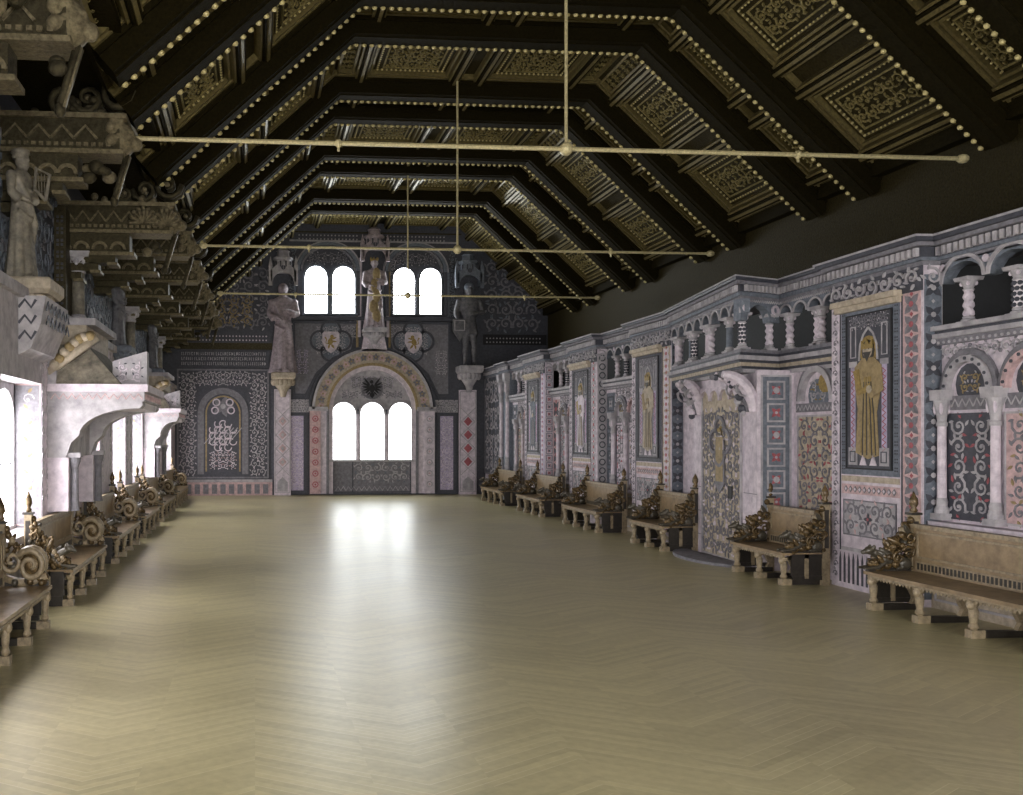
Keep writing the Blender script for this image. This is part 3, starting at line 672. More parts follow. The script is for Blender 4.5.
for i, qs in ((1, [.03, .07, .27, .31, .52, .56, .80, .95]), (2, [.86]), (3, [.1, .58, .64])):
    o, u, L = edge(i, 0); g = F(MB(), o, u, (0,0,1))
    for q in qs:
        p = g.P(L*q, 0, -.09); z1 = 4.24; kk += 1; colonnette(t, p.x, p.y, 3.64, z1, .055, ('dia', 'plain', 'twist', 'dark')[kk % 4] if i == 1 else 'twist')
# lower wall of the niche block
m = MB(); lp = [W(8.85, 16.9), W(8.5, 16.9), W(8.22, 14.2), W(8.85, 14.2)]; m.prism(lp, 'z', 0, 3.3, 'pale_stone')
a, b = lp[1], lp[2]; L = math.hypot(b[0]-a[0], b[1]-a[1]); g = F(m, (a[0], a[1], 0), (b[0]-a[0], b[1]-a[1], 0), (0,0,1))
for z in (.35, .8, 1.25): g.rect(0, z, .42, z+.012, 'mid_grey', 0, .004); g.rect(L-.5, z, L, z+.012, 'mid_grey', 0, .004)
q = F(m, (b[0], b[1], 0), (1,0,0), (0,0,1)); q.rect(.08, .9, .56, 3.2, 'grey_blue', 0, .006); q.band('square', .12, .95, .52, 3.15, 'stone', 'rose', .006, .01); q.frame(.06, .88, .58, 3.22, .03, 'stone', 0, .016)
m.build('niche_wall', t)
m = MB(); g = F(m, (a[0], a[1], 0), (b[0]-a[0], b[1]-a[1], 0), (0,0,1)); x0, x1 = .45, L-.55; cx = (x0+x1)/2
g.rect(x0, .02, x1, 3.1, 'tan_stone', 0, .01); g.frame(x0, .02, x1, 3.1, .04, 'stone', 0, .03)
g.scroll(x0+.06, .1, x1-.06, 2.7, 'mid_grey', 'pale_stone', .3, .01, .015)
g.rect(x0+.04, .1, x0+.07, 2.7, 'mid_grey', .01, .01)
quatre(g, cx, 2.12, .42, .06, 'mid_grey', .02, .03); g.rect(cx-.2, 1.35, cx+.2, 2.15, 'mid_grey', .03, .012); g.rect(cx-.15, 1.4, cx+.15, 2.2, 'ochre', .04, .008)
g.poly([(cx-.2, 1.35), (cx, 1.18), (cx+.2, 1.35)], 'mid_grey', .03, .012); fig(g, cx, 1.42, .95, 'pale_stone', 'gold'); g.rect(cx+.36, 1.12, cx+.52, 1.34, 'black', .02, .02)
g.arches(x0, x1, 2.86, 3.1, 4, 'pale_stone', .1, 0, .06)
m.build('niche_panel', t)
for sx, along in ((a, .12), (b, -.12)):           # two curled brackets carrying the balcony
    m = MB()
    d = norm((b[0]-a[0], b[1]-a[1], 0)); p = Vector((sx[0], sx[1], 0))+d*along*2; nrm = norm(F(MB(), (0,0,0), d, (0,0,1)).n)
    dep = .3 if along > 0 else .5
    for w_ in (-.14, 0, .14):
        pts = []
        for k in range(9): q_ = k/8; an = q_*PI/2; pts.append(p+d*w_+nrm*(dep*(1-math.cos(an))+.02)+Vector((0,0,2.62+.62*math.sin(an))))
        m.tube(pts, [.06+.05*math.sin(PI*k/8) for k in range(9)], 'pale_stone' if w_ else 'mid_grey', 8)
    for k in range(14): q_ = k/13; an = q_*PI/2; m.ball(p+d*random.uniform(-.2, .2)+nrm*(dep*(1-math.cos(an))+.12)+Vector((0,0,2.6+.6*math.sin(an))), random.uniform(.04, .08), random.choice(['stone', 'pale_stone', 'mid_grey', 'slate']), 8, 5)
    for sg in (-1, 1):
        g = F(m, p+d*.2*sg+Vector((0,0,2.6)), nrm if sg > 0 else nrm, (0,0,1)); g.spiral(.2, .42, .17, PI, 1, 'stone', None, -.02, .04)
    m.build('curled_bracket', t)
# the bay beside it, over the second bench
m = MB(); y0_, y1_ = 0, 1.35; g = F(m, (.25, 1.35, 0), (0,-1,0), (0,0,1)); x1 = 1.33
g.rect(.12, 1.0, x1-.06, 2.55, 'tan_stone', 0, .01); g.frame(.12, 1.0, x1-.06, 2.55, .03, 'stone', 0, .02); g.scroll(.17, 1.05, x1-.1, 2.5, 'mid_grey', 'rose', .26, .01, .01)
g.rect(.08, 2.6, x1-.02, 2.74, 'mid_grey', 0, .014); g.band('zig', .1, 2.62, x1-.04, 2.72, 'stone', None, .014, .008)
g.arc(.66, 2.78, .36, .44, 'stone', 0, PI, 0, .08, 16, 1.25); g.arc(.66, 2.78, .46, .52, 'mid_grey', 0, PI, 0, .05, 16, 1.2); g.disc(.66, 2.86, .26, 'grey_blue', 0, .01, 14); g.disc(.85, 3.05, .16, 'gold', .01, .02, 10); g.scroll(.45, 2.78, .88, 3.1, 'stone', 'gold', .15, .012, .012)
g.rect(0, .92, x1, .98, 'pale_stone', 0, .12)
m.build('painted_niche', t)
# rounded stone step at its foot
s = MB(); pts = [(math.cos(PI/2+PI*k/14)*.62, math.sin(PI/2+PI*k/14)*1.2) for k in range(15)]; s.prism(pts, 'z', 0, .05, 'mid_grey'); o = s.build('stone_step', None, loc=(8.3, 15.6, 0)); tag(o, 'low rounded stone step on the floor below the balcony niche', 'step')
# ------------------------------------------------------------------ back wall
g0 = (0, YB, 0)
def bw(mb, x=0, z=0, d=0): return F(mb, (x, YB-d, z), (1,0,0), (0,0,1))
# left: dark painted panel with a pale knot in an arched field
t = thing('painted_wall_panel', 'large dark panel on the end wall with pale leaf border and knotwork under an arch', 'wall panel', (-2.95, YB, 0))
m = MB(); g = F(m, (0,0,0), (1,0,0), (0,0,1)); Wd = 3.5
g.rect(0, .62, Wd, 4.78, 'slate', 0, .03); g.frame(.03, .64, Wd-.03, 4.76, .06, 'mid_grey', .03, .02)
g.scroll(.13, .75, .72, 4.6, 'stone', 'pale_stone', .29, .03, .02, False); g.scroll(Wd-.72, .75, Wd-.13, 4.6, 'stone', 'pale_stone', .29, .03, .02, False)
g.scroll(.75, 4.15, Wd-.75, 4.66, 'stone', 'pale_stone', .27, .03, .02)
cx = Wd/2
g.rect(cx-.95, .8, cx-.72, 3.1, 'mid_grey', .03, .03); g.rect(cx+.72, .8, cx+.95, 3.1, 'mid_grey', .03, .03); g.arc(cx, 3.1, .72, .95, 'mid_grey', 0, PI, .03, .03, 20); g.rect(cx-.72, .8, cx+.72, 3.1, 'slate', .03, .01); g.poly([(cx+.72*math.cos(PI*k/20), 3.1+.72*math.sin(PI*k/20)) for k in range(21)], 'slate', .03, .01)
g.arc(cx, 3.1, .60, .66, 'ochre', 0, PI, .04, .015, 20); g.rect(cx-.66, .9, cx-.60, 3.1, 'ochre', .04, .015); g.rect(cx+.60, .9, cx+.66, 3.1, 'ochre', .04, .015)
g.flower(cx, 3.35, .42, 'mid_grey', 'stone', 5, .045, .01); 
for dx, dz in ((-.3, 3.2), (.3, 3.2), (-.25, 3.5), (.25, 3.5)): g.arc(cx+dx, dz, .1, .15, 'pale_stone', h=.05, t=.02, n=12)
for i in range(-2, 3):                                 # knotwork
    for j in range(-2, 3):
        if abs(i)+abs(j) <= 3: g.arc(cx+i*.19, 2.25+j*.22, .11, .15, 'pale_stone', PI/4*(1+2*((i+j) % 2)), PI/4*(1+2*((i+j) % 2))+PI*1.25, .05, .02, 12)
for i in range(-3, 4): g.stroke([(cx+i*.15-.25, 1.95), (cx+i*.15+.25, 2.55)], .03, 'stone', .04, .02)
g.scroll(cx-.5, 1.0, cx+.5, 1.65, 'pale_stone', 'pink', .22, .05, .02)
m.build('knotwork_field', t)
m = MB(); g = F(m, (0,0,0), (1,0,0), (0,0,1)); g.rect(.1, 4.84, Wd, 5.46, 'slate', 0, .04)
rnd = random.Random(4)
for r_ in range(3):
    x = .2
    while x < Wd-.15:
        w_ = rnd.uniform(.03, .06); z = 4.9+.185*r_
        g.rect(x, z, x+.02, z+.12, 'stone', .04, .01); 
        if rnd.random() < .7: g.rect(x, z+rnd.choice((0, .05, .1)), x+w_, z+rnd.choice((.02, .07, .12)) if False else z+.02, 'stone', .04, .01)
        if rnd.random() < .5: g.rect(x, z+.1, x+w_, z+.12, 'stone', .04, .01)
        x += w_+.035
m.build('carved_band', t)
m = MB(); g = F(m, (0,0,0), (1,0,0), (0,0,1)); g.rect(-.05, 0, 3.6, .58, 'pink', 0, .05); g.rect(-.05, .5, 3.6, .6, 'stone', .05, .04)
for i in range(11): g.rect(.05+.32*i, .06, .05+.32*i+.2, .42, 'mid_grey', .05, .012)
m.build('dado', t)
m = MB(); g = F(m, (0,0,0), (1,0,0), (0,0,1))
g.rect(0, 5.5, 3.6, 5.75, 'bracket_wood', 0, .01); g.rect(0, 5.75, 3.6, 6.25, 'slate', 0, .02)
for i in range(22): 
    for z in (5.85, 6.0): g.disc(.75+i*.125, z, .032, 'pale_stone', .02, .02, 6)
g.scroll(.4, 6.3, 3.5, 8.6, 'mid_grey', 'stone', .5, 0, .03); g.scroll(.9, 6.4, 2.9, 7.5, 'ochre', 'gold', .4, .03, .03)
m.build('upper_frieze', t)
# right: dark upper wall beyond the last statue
t = thing('painted_upper_wall', 'dim upper end wall right of the armoured statue, with dotted band and scrolls', 'wall panel', (8.75, YB, 0))
m = MB(); g = F(m, (0,0,0), (1,0,0), (0,0,1))
for i in range(17):
    for z in (5.85, 6.0): g.disc(.15+i*.13, z, .03, 'stone', .02, .02, 6)
g.rect(0, 5.75, 2.5, 6.15, 'black', 0, .02); g.scroll(.1, 6.3, 2.2, 9.0, 'mid_grey', 'grey_blue', .5, 0, .03); m.build('scrollwork', t)

# the great arch with its three-light window
ACX, AZ = 4.45, 3.25
t = thing('window_arch', 'great round painted arch framing the three bright windows of the end wall', 'arch', (ACX, YB, 0))
m = MB(); g = F(m, (0,0,0), (1,0,0), (0,0,1))
g.arc(0, AZ, 1.74, 2.2, 'tan_stone', 0, PI, 0, .22, 36); g.arc(0, AZ, 2.2, 2.3, 'stone', 0, PI, 0, .3, 36); g.arc(0, AZ, 1.66, 1.76, 'ochre', 0, PI, 0, .26, 36); g.arc(0, AZ, 1.5, 1.66, 'pale_stone', 0, PI, 0, .14, 36)
g.arc(0, AZ, 2.36, 2.42, 'slate', 0, PI, 0, .24, 36)
for k in range(26): a = PI*(k+.5)/26; g.flower(1.98*math.cos(a), AZ+1.98*math.sin(a), .16, 'pink' if k % 2 else 'mid_grey', 'ochre', 5, .22, .02, a)
m.build('archivolt', t)
for s_ in (-1, 1):
    m = MB(); g = F(m, (0,0,0), (1,0,0), (0,0,1))
    def R(x0, z0, x1, z1, mm, h, tt): g.rect(min(s_*x0, s_*x1), z0, max(s_*x0, s_*x1), z1, mm, h, tt)
    R(1.98, .05, 2.38, 3.2, 'pink' if s_ < 0 else 'pale_stone', 0, .22); R(1.5, .05, 1.66, 3.25, 'pale_stone', 0, .14); R(1.66, .05, 1.76, 3.25, 'mid_grey', 0, .2); R(1.76, .05, 1.98, 3.2, 'pale_stone', 0, .16)
    g.band('circle', s_*2.18-.15, .2, s_*2.18+.15, 3.1, 'rose' if s_ < 0 else 'stone', 'rose' if s_ < 0 else 'pink', .22, .015, .42)
    R(1.7, 3.18, 2.42, 3.34, 'stone', 0, .3)
    R(2.5, .05, 3.24, 3.12, 'slate', 0, .08); R(2.62, .18, 3.12, 3.0, 'lilac', .08, .015); g.scroll(s_*2.87-.22, .22, s_*2.87+.22, 2.95, 'pale_stone', 'pale_stone', .22, .095, .01)
    R(2.42, 3.14, 3.3, 3.62, 'stone', 0, .1); g.scroll(s_*2.86-.42, 3.16, s_*2.86+.42, 3.6, 'mid_grey', 'slate', .2, .1, .015)
    m.build('jamb', t)
m = MB(); g = F(m, (0,0,0), (1,0,0), (0,0,1))
g.poly([(1.52*math.cos(PI*k/24), AZ+1.52*math.sin(PI*k/24)) for k in range(25)], 'stone', 0, .02); g.scroll(-1.2, 3.65, 1.2, 4.0, 'mid_grey', 'pale_stone', .24, .02, .02); g.scroll(-.8, 4.05, .8, 4.5, 'mid_grey', 'lilac', .22, .02, .02)
g.disc(0, 4.05, .42, 'mid_grey', .02, .02, 18); eagle(g, 0, 4.05, .42, 'black')
m.build('tympanum', t)
m = MB(); g = F(m, (0,0,0), (1,0,0), (0,0,1))
g.rect(-1.52, .05, 1.52, 1.33, 'mid_grey', 0, .02); g.frame(-1.5, .08, 1.5, 1.3, .04, 'slate', .02, .02); g.rect(-.76, .1, -.72, 1.3, 'slate', .02, .01); g.scroll(-.68, .5, 1.4, 1.2, 'stone', 'grey_blue', .3, .02, .008); g.band('zig', -1.4, .14, 1.4, .34, 'stone', None, .02, .01)
m.build('parapet_panel', t)
def lights(name, cx, w, z0, z1, n, gap, col='stone'):
    fr = MB(); pn = MB(); ff = F(fr, (cx, YB-.02, 0), (1,0,0), (0,0,1)); pf = F(pn, (cx, YB-.025, 0), (1,0,0), (0,0,1)); lw = (w-gap*(n-1))/n
    for i in range(n):
        x0 = -w/2+i*(lw+gap); r = lw/2
        pf.poly([(x0, z0), (x0+lw, z0)]+[(x0+r+r*math.cos(PI*k/16), z1-r+r*math.sin(PI*k/16)) for k in range(17)], 'pane_back' if n == 3 else 'pane_high', 0, .01)
        ff.arc(x0+r, z1-r, r-.01, r+.06, col, 0, PI, 0, .12, 18)
        for xx in (x0-.06, x0+lw): ff.rect(xx, z0, xx+.06, z1-r, col, 0, .12)
        ff.rect(x0, z0+.55, x0+lw, z0+.565, 'mid_grey', .02, .02)
    for i in range(n-1): X = -w/2+(i+1)*(lw+gap)-gap/2; ff.rect(X-gap/2+.05, z0, X+gap/2-.05, z1-lw/2, 'pale_stone' if n == 3 else 'grey_blue', 0, .16)
    ff.rect(-w/2-.1, z0-.08, w/2+.1, z0, col, 0, .2)
    o = struct(fr.build(name)); pn.build('pane', o); return o
lights('window_14', 4.45, 3.1, 1.34, 3.52, 3, .17)
lights('window_15', 2.83, 1.9, 6.88, 8.68, 2, .2, 'grey_blue'); lights('window_16', 6.18, 1.85, 6.88, 8.66, 2, .2, 'slate')
# upper story: arched window surrounds, quatrefoils with lion shields
for s_, nm in ((-1, 'left'), (1, 'right')):
    X = ACX+s_*1.68-.0
    t = thing('window_surround', 'dark round-headed surround of the %s pair of upper windows on the end wall' % nm, 'window surround', (X, YB, 0), 0, 'upper window surrounds')
    m = MB(); g = F(m, (0,0,0), (1,0,0), (0,0,1))
    g.arc(0, 8.5, 1.08, 1.2, 'grey_blue', 0, PI, 0, .2, 28, .9); g.arc(0, 8.5, .98, 1.05, 'mid_grey', 0, PI, 0, .14, 28, .9); g.arc(0, 8.5, 1.22, 1.27, 'stone', 0, PI, 0, .14, 28, .9)
    for q in (-1, 1): g.rect(min(q*1.06, q*1.2), 6.8, max(q*1.06, q*1.2), 8.5, 'slate', 0, .18); g.rect(min(q*1.22, q*1.3), 6.8, max(q*1.22, q*1.3), 8.5, 'grey_blue', 0, .1)
    g.scroll(-.8, 8.78, .8, 9.2, 'mid_grey', 'stone', .25, 0, .03); g.rect(-1.4, 6.62, 1.4, 6.76, 'slate', 0, .25); g.dots(-1.1, 9.72, 1.1, 9.72, .13, .03, 'stone', 0, .03); g.dots(-1.1, 9.86, 1.1, 9.86, .13, .03, 'stone', 0, .03)
    m.build('arch_moulding', t)
    t2 = thing('heraldic_panel', 'quatrefoil panel with a golden lion shield under the %s upper windows' % nm, 'heraldic panel', (X-s_*.1, YB, 0), 0, 'lion shield panels')
    m = MB(); g = F(m, (0,0,0), (1,0,0), (0,0,1))
    pts = [(s_*-1.0, 6.55), (s_*1.4, 6.55), (s_*1.4, 3.8), (s_*.95, 3.8), (s_*.55, 4.6), (s_*-.1, 5.2), (s_*-.75, 5.45)]
    g.poly(pts, 'mid_grey', 0, .04); 
    for a_, b_ in ((0,1), (1,2), (2,3), (3,4), (4,5), (5,6)): g.stroke([pts[a_], pts[b_]], .09, 'slate', .04, .05)
    g.scroll(-.9 if s_ > 0 else .5, 6.0, -.5 if s_ > 0 else .9, 6.45, 'stone', 'stone', .2, .04, .02); g.scroll(min(s_*.85, s_*1.32), 4.6, max(s_*.85, s_*1.32), 5.5, 'lilac' if s_ < 0 else 'stone', 'pale_stone', .2, .04, .02)
    for a in range(4): g.disc(.33*math.cos(a*PI/2), 5.85+.33*math.sin(a*PI/2), .37, 'grey_blue', .04, .02, 18)
    quatre(g, 0, 5.85, .74, .08, 'slate', .06, .06); g.scroll(-.55, 5.35, .55, 6.4, 'stone', 'pale_stone', .2, .06, .012)
    m.build('quatrefoil', t2)
    m = MB(); g = F(m, (0,0,0), (1,0,0), (0,0,1)); g.poly([(-.32, 6.2), (.32, 6.2), (.33, 5.8), (.18, 5.5), (0, 5.38), (-.18, 5.5), (-.33, 5.8)], 'pale_stone', .075, .03); beast(F(m, (0,0-.085,0), (1,0,0), (0,0,1)), 0, 5.82, .3, 'gold', -s_)
    m.build('shield', t2)
# slim pilasters under the two outer statues
for (xa, xb, lab, mm, c2) in ((.72, 1.35, 'pale pilaster below the robed statue left of the great arch', 'pale_stone', 'stone'), (7.8, 8.46, 'pale pilaster with red diamonds below the armoured statue', 'pale_stone', 'rose')):
    t = thing('end_wall_pilaster', lab, 'pilaster', (xa, YB, 0), 0, 'end wall pilasters'); m = MB(); g = F(m, (0,0,0), (1,0,0), (0,0,1)); w_ = xb-xa
    g.rect(0, 0, w_, 4.0, mm, 0, .16); g.frame(.02, .1, w_-.02, 3.95, .03, 'stone', .16, .015)
    g.band('diamond', .14, 1.0, w_-.14, 3.05, 'pink' if c2 == 'stone' else 'rose', c2, .16, .02, .51); [g.stroke([(w_/2+q*(w_/2-.06), .75+.51*k), (w_/2-q*(w_/2-.06), 1.26+.51*k)], .03, 'stone', .16, .012) for q in (-1, 1) for k in range(5)]
    g.poly([(.12, .15), (w_-.12, .15), (w_-.12, .5), (w_/2, .7), (.12, .5)], 'stone', .16, .02); m.build('shaft', t)

t = thing('painted_gable', 'dim scroll-painted gable field around the upper windows of the end wall', 'wall painting', (4.5, YB, 0))
m = MB(); g = F(m, (0,0,0), (1,0,0), (0,0,1))  # scrollwork whose greys also put a fog-lit tone into the wall colour
for q in (-1, 1): g.scroll(min(q*2.95, q*3.2), 6.7, max(q*2.95, q*3.2), 9.4, 'grey_blue', 'mid_grey', .26, 0, .02, False); g.scroll(min(q*.6, q*.62)+(-.28 if q < 0 else 0), 6.0, max(q*.6, q*.62)+(.28 if q > 0 else 0), 9.0, 'stone', 'mid_grey', .28, 0, .02, False)
g.rect(-3.2, 9.62, 3.2, 9.68, 'stone', 0, .04); g.rect(-3.4, 9.95, 3.4, 10.0, 'bracket_wood', 0, .05)
m.build('painting', t)
# ------------------------------------------------------------------ statues
def statue(name, label, loc, H, robe, skin, rz=0, kind='robe', group=None, hat='cap', voxel=None):
    """carved standing figure, faces local -y"""
    t = thing(name, label, 'statue', loc, rz, group); m = MB(); s = H/7.5          # s = head height
    vs = []; fs = []; n = 36
    if kind == 'robe':
        prof = [(0, 1.15, .85), (.4, 1.08, .8), (1.5, .95, .68), (2.8, .82, .6), (3.9, .72, .52), (4.5, .66, .48), (5.3, .86, .55), (5.9, .98, .52), (6.2, .8, .45), (6.45, .3, .3)]
    else: prof = [(2.9, .85, .62), (3.5, .75, .55), (4.3, .62, .46), (4.9, .8, .52), (5.6, .98, .52), (6.15, .9, .45), (6.45, .3, .3)]
    for z, a, b in prof:
        for k in range(n):
            an = 2*PI*k/n; fold = 1+(.10*math.sin(7*an+z*.4)+.05*math.sin(13*an))*(max(0, 1-z/5.2) if kind == 'robe' else max(0, 1-(z-2.9)/1.6))
            vs.append((s*a*fold*math.cos(an), s*b*fold*math.sin(an), s*z))
    for i in range(len(prof)-1):
        for k in range(n): fs.append((i*n+k, i*n+(k+1) % n, (i+1)*n+(k+1) % n, (i+1)*n+k))
    fs += [tuple(range(n))[::-1], tuple((len(prof)-1)*n+k for k in range(n))]; m.add(vs, fs, robe)
    m.tube([(0,0,6.2*s), (0,-.05*s,6.75*s)], [.27*s, .24*s], skin, 10)
    m.ball((0, -.06*s, 7.0*s), (.37*s, .43*s, .5*s), skin, 16, 12)               # head
    m.ball((0, -.5*s, 6.98*s), (.06*s, .1*s, .12*s), skin, 8, 6); m.ball((0, -.4*s, 7.16*s), (.22*s, .08*s, .05*s), skin, 8, 6)
    for q in (-1, 1): m.ball((q*.38*s, -.04*s, 6.98*s), (.06*s, .1*s, .14*s), skin, 8, 6); m.ball((q*.15*s, -.42*s, 7.06*s), (.06*s, .04*s, .05*s), skin, 8, 6)
    m.ball((0, -.36*s, 6.68*s), (.22*s, .16*s, .26*s), skin, 10, 8)              # beard, chin
    m.ball((0, -.44*s, 6.8*s), (.13*s, .05*s, .04*s), skin, 8, 6)
    arms = {'robe': (((-.95, 0, 5.9), (-1.15, -.15, 4.9), (-.45, -.65, 4.55)), ((.95, 0, 5.9), (1.2, -.1, 4.95), (.4, -.7, 5.15))),
            'knight': (((-.95, 0, 5.9), (-1.25, .0, 4.9), (-1.15, -.35, 4.1)), ((.95, 0, 5.9), (1.2, -.15, 4.95), (.3, -.65, 4.7)))}[kind]
    for A in arms:
        p = [Vector(q)*s for q in A]; m.tube(p, [.3*s, .26*s, .15*s], robe, 10); m.ball(p[0], .32*s, robe, 10, 8); m.ball(p[1], .25*s, robe, 10, 8)
        if kind == 'robe': m.tube([p[1], (p[1]+p[2])/2-Vector((0,0,.25*s))], [.25*s, .3*s], robe, 10)
        d = (p[2]-p[1]).normalized(); m.ball(p[2]+d*.1*s, (.14*s, .16*s, .1*s), skin, 8, 6)
        sd = d.cross(Vector((0,0,1))).normalized()
        for k, (o_, l_) in enumerate(((-.11, .28), (-.04, .33), (.03, .31), (.1, .25))):
            b_ = p[2]+d*.2*s+sd*o_*s; m.tube([b_, b_+d*l_*.6*s, b_+d*l_*s-Vector((0,0,.08*s))], [.042*s, .038*s, .03*s], skin, 6)
        b_ = p[2]+d*.08*s+sd*.13*s; m.tube([b_, b_+(d*.5+sd*.6+Vector((0,0,.3))).normalized()*.2*s], [.045*s, .035*s], skin, 6)
    if kind == 'robe':
        m.tube([(-.7*s, -.2*s, 5.9*s), (-.1*s, -.6*s, 4.6*s), (.6*s, -.55*s, 3.4*s), (.75*s, -.35*s, 2.2*s)], [.16*s, .2*s, .2*s, .12*s], robe, 8)
        m.tube([(-.75*s, -.35*s, 4.0*s), (0, -.66*s, 3.5*s), (.75*s, -.35*s, 4.1*s)], [.1*s, .16*s, .1*s], robe, 8)
        for q in (-.35, .4): m.ball((q*s, -.8*s, .12*s), (.2*s, .42*s, .14*s), skin, 8, 6)
    else:
        for q, b_ in ((-.38, -.05), (.4, -.2)):
            m.tube([(q*.8*s, 0, 3.3*s), (q*s, b_*s-.1*s, 1.9*s), (q*1.1*s, 0, .25*s)], [.42*s, .27*s, .17*s], skin, 12); m.ball((q*s, b_*s-.12*s, 1.9*s), .28*s, skin, 8, 6); m.ball((q*1.15*s, -.22*s, .13*s), (.18*s, .45*s, .14*s), skin, 8, 6); m.ball((q*1.05*s, .08*s, 1.35*s), (.25*s, .26*s, .5*s), skin, 8, 6)
    m.fused('body', t, voxel or H/110, 2)
    if hat == 'cap': h = MB(); h.lathe([(.46*s, 7.05*s), (.5*s, 7.2*s), (.48*s, 7.32*s), (.56*s, 7.4*s), (.5*s, 7.58*s), (.2*s, 7.7*s), (.01, 7.72*s)], (0, .02*s, 0), robe, 16); h.build('cap', t, True)
    if hat == 'crown':
        h = MB(); h.lathe([(.42*s, 7.2*s), (.44*s, 7.4*s), (.36*s, 7.4*s)], (0, 0, 0), 'gold', 16)
        for k in range(7): an = 2*PI*k/7; h.ball((.42*s*math.cos(an), .42*s*math.sin(an), 7.48*s), (.06*s, .06*s, .14*s), 'gold', 6, 5)
        h.build('crown', t)
    if hat == 'hair': h = MB(); h.ball((0, .06*s, 7.05*s), (.46*s, .46*s, .52*s), skin, 12, 9); h.ball((0, .26*s, 6.7*s), (.4*s, .25*s, .5*s), skin, 12, 9); h.fused('hair', t, H/90, 2)
    return t
def pedestal(label, loc, w, h, mm='tan_stone', rz=0, group=None):
    t = thing('pedestal', label, 'pedestal', loc, rz, group); m = MB()
    m.lathe([(w*.12, -h), (w*.2, -h*.75), (w*.45, -h*.45), (w*.55, -h*.3), (w*.5, -h*.28)], (0,0,0), mm, 14, sy=.8)
    for k in range(8): a = -PI*k/7; m.ball((w*.45*math.cos(a), w*.38*math.sin(a), -h*.38), (w*.13, w*.13, h*.16), mm, 8, 6)
    m.build('carved_corbel', t, True)
    m = MB(); m.lathe([(w*.5, -h*.28), (w*.56, -h*.2), (w*.56, -.03), (w*.52, 0)], (0,0,0), mm, sq=True); m.build('top_slab', t); return t
def canopy(label, loc, w, h, mm='stone'):
    t = thing('statue_canopy', label, 'canopy', loc, 0, 'statue canopies on the end wall'); m = MB(); g = F(m, (0, -.5, 0), (1,0,0), (0,0,1))
    g.arches(-w/2, w/2, 0, h*.3, 1, mm, .18, 0, .1); g.poly([(-w/2, h*.3), (w/2, h*.3), (0, h*.62)], mm, 0, .1); g.disc(0, h*.38, w*.09, 'slate', .1, .02, 10)
    m.box(-w/2, w/2, -.5, 0, h*.28, h*.34, mm)
    for sx in (-1, 1):
        m.box(sx*w/2-.07, sx*w/2+.07, -.6, -.46, -.15, h*.4, mm); m.lathe([(.08, h*.4), (.01, h*.68)], (sx*w/2, -.53, 0), mm, sq=True); m.box(min(sx*w/2-.03, sx*w/2+.03), max(sx*w/2-.03, sx*w/2+.03), -.5, 0, 0, h*.34, mm)
    m.build('gable', t)
    m = MB(); m.lathe([(w*.34, h*.34), (w*.34, h*.6), (w*.4, h*.62), (w*.4, h*.68), (w*.26, h*.7), (w*.24, h*.84), (w*.28, h*.86), (w*.06, h*.98), (.01, h)], (0, -.3, 0), mm, 8)
    for k in range(6): a = PI+PI*k/5; m.box(w*.34*math.cos(a)-.025, w*.34*math.cos(a)+.025, -.3+w*.34*math.sin(a)-.02, -.3+w*.34*math.sin(a)+.02, h*.4, h*.56, 'slate')
    m.build('turret', t); return t
statue('robed_statue', 'tall pale robed statue under a canopy on the end wall, left of the windows', (1.05, YB-.35, 4.6), 3.35, 'statue_pale', 'statue_pale', 0, 'robe', 'end wall statues', 'hair')
pedestal('pinkish carved pedestal under the left end wall statue', (1.05, YB-.35, 4.6), .8, .9, 'tan_stone', 0, 'end wall pedestals')
canopy('stone canopy above the left end wall statue', (1.05, YB, 8.0), .95, 1.35)
statue('king_statue', 'gilded central statue between the two pairs of upper windows', (4.5, YB-.3, 6.3), 2.65, 'statue_pale', 'statue_stone', 0, 'robe', 'end wall statues', 'crown')
t = bpy.data.objects['king_statue']; m = MB()
for k, (z, w_) in enumerate(((2.0, .2), (1.6, .17), (1.2, .2), (.8, .24), (.45, .22))): m.ball((.05*(-1)**k, -.26, z), (w_*.75, .04, .26), 'ochre', 12, 8)
m.build('gilded_apron', t, True)
t = pedestal('tall flared base of the gilded central statue above the great arch', (4.5, YB-.3, 6.3), .8, .6, 'stone', 0, 'end wall pedestals')
m = MB(); m.prism([(-.5, -.85), (.5, -.85), (.32, 0), (-.32, 0)], 'y', 0, .28, 'pale_stone'); g = F(m, (0, 0, 0), (1,0,0), (0,0,1)); g.scroll(-.3, -.8, .3, -.4, 'stone', 'tan_stone', .2, .0, .02); m.build('flared_base', t)
canopy('tall stone canopy above the gilded central statue', (4.5, YB, 8.95), .95, 1.25, 'statue_pale')
t = thing('niche_frame', 'slim pale shafts flanking the gilded central statue', 'niche frame', (4.5, YB, 0)); m = MB()
for q in (-1, 1): m.tube([(q*.55, -.12, 6.0), (q*.5, -.12, 9.0)], .06, 'pale_stone', 8); m.tube([(q*.62, -.05, 5.6), (q*.6, -.05, 9.0)], .05, 'ochre', 8)
m.build('shaft', t)
statue('knight_statue', 'dark armoured statue with a shield on the end wall, right of the windows', (8.13, YB-.35, 4.9), 3.1, 'statue_dark', 'statue_dark', 0, 'knight', 'end wall statues', 'hair')
t = [o for o in bpy.data.objects if o.name == 'knight_statue'][0]
m = MB(); g = F(m, (-.45, -.3, 1.0), (1,0,0), (0,0,1)); g.poly([(-.25, .75), (.25, .75), (.25, .3), (0, -.1), (-.25, .3)], 'statue_dark', 0, .06); g.frame(-.2, .3, .2, .7, .03, 'stone', .06, .02); m.build('shield', t)
m = MB(); m.ball((0, .02, 2.98), (.2, .2, .22), 'grey_blue', 12, 8); m.tube([(0, -.18, 2.98), (0, 0, 3.2), (0, .2, 2.95)], .025, 'stone', 6); m.build('helmet', t, True)
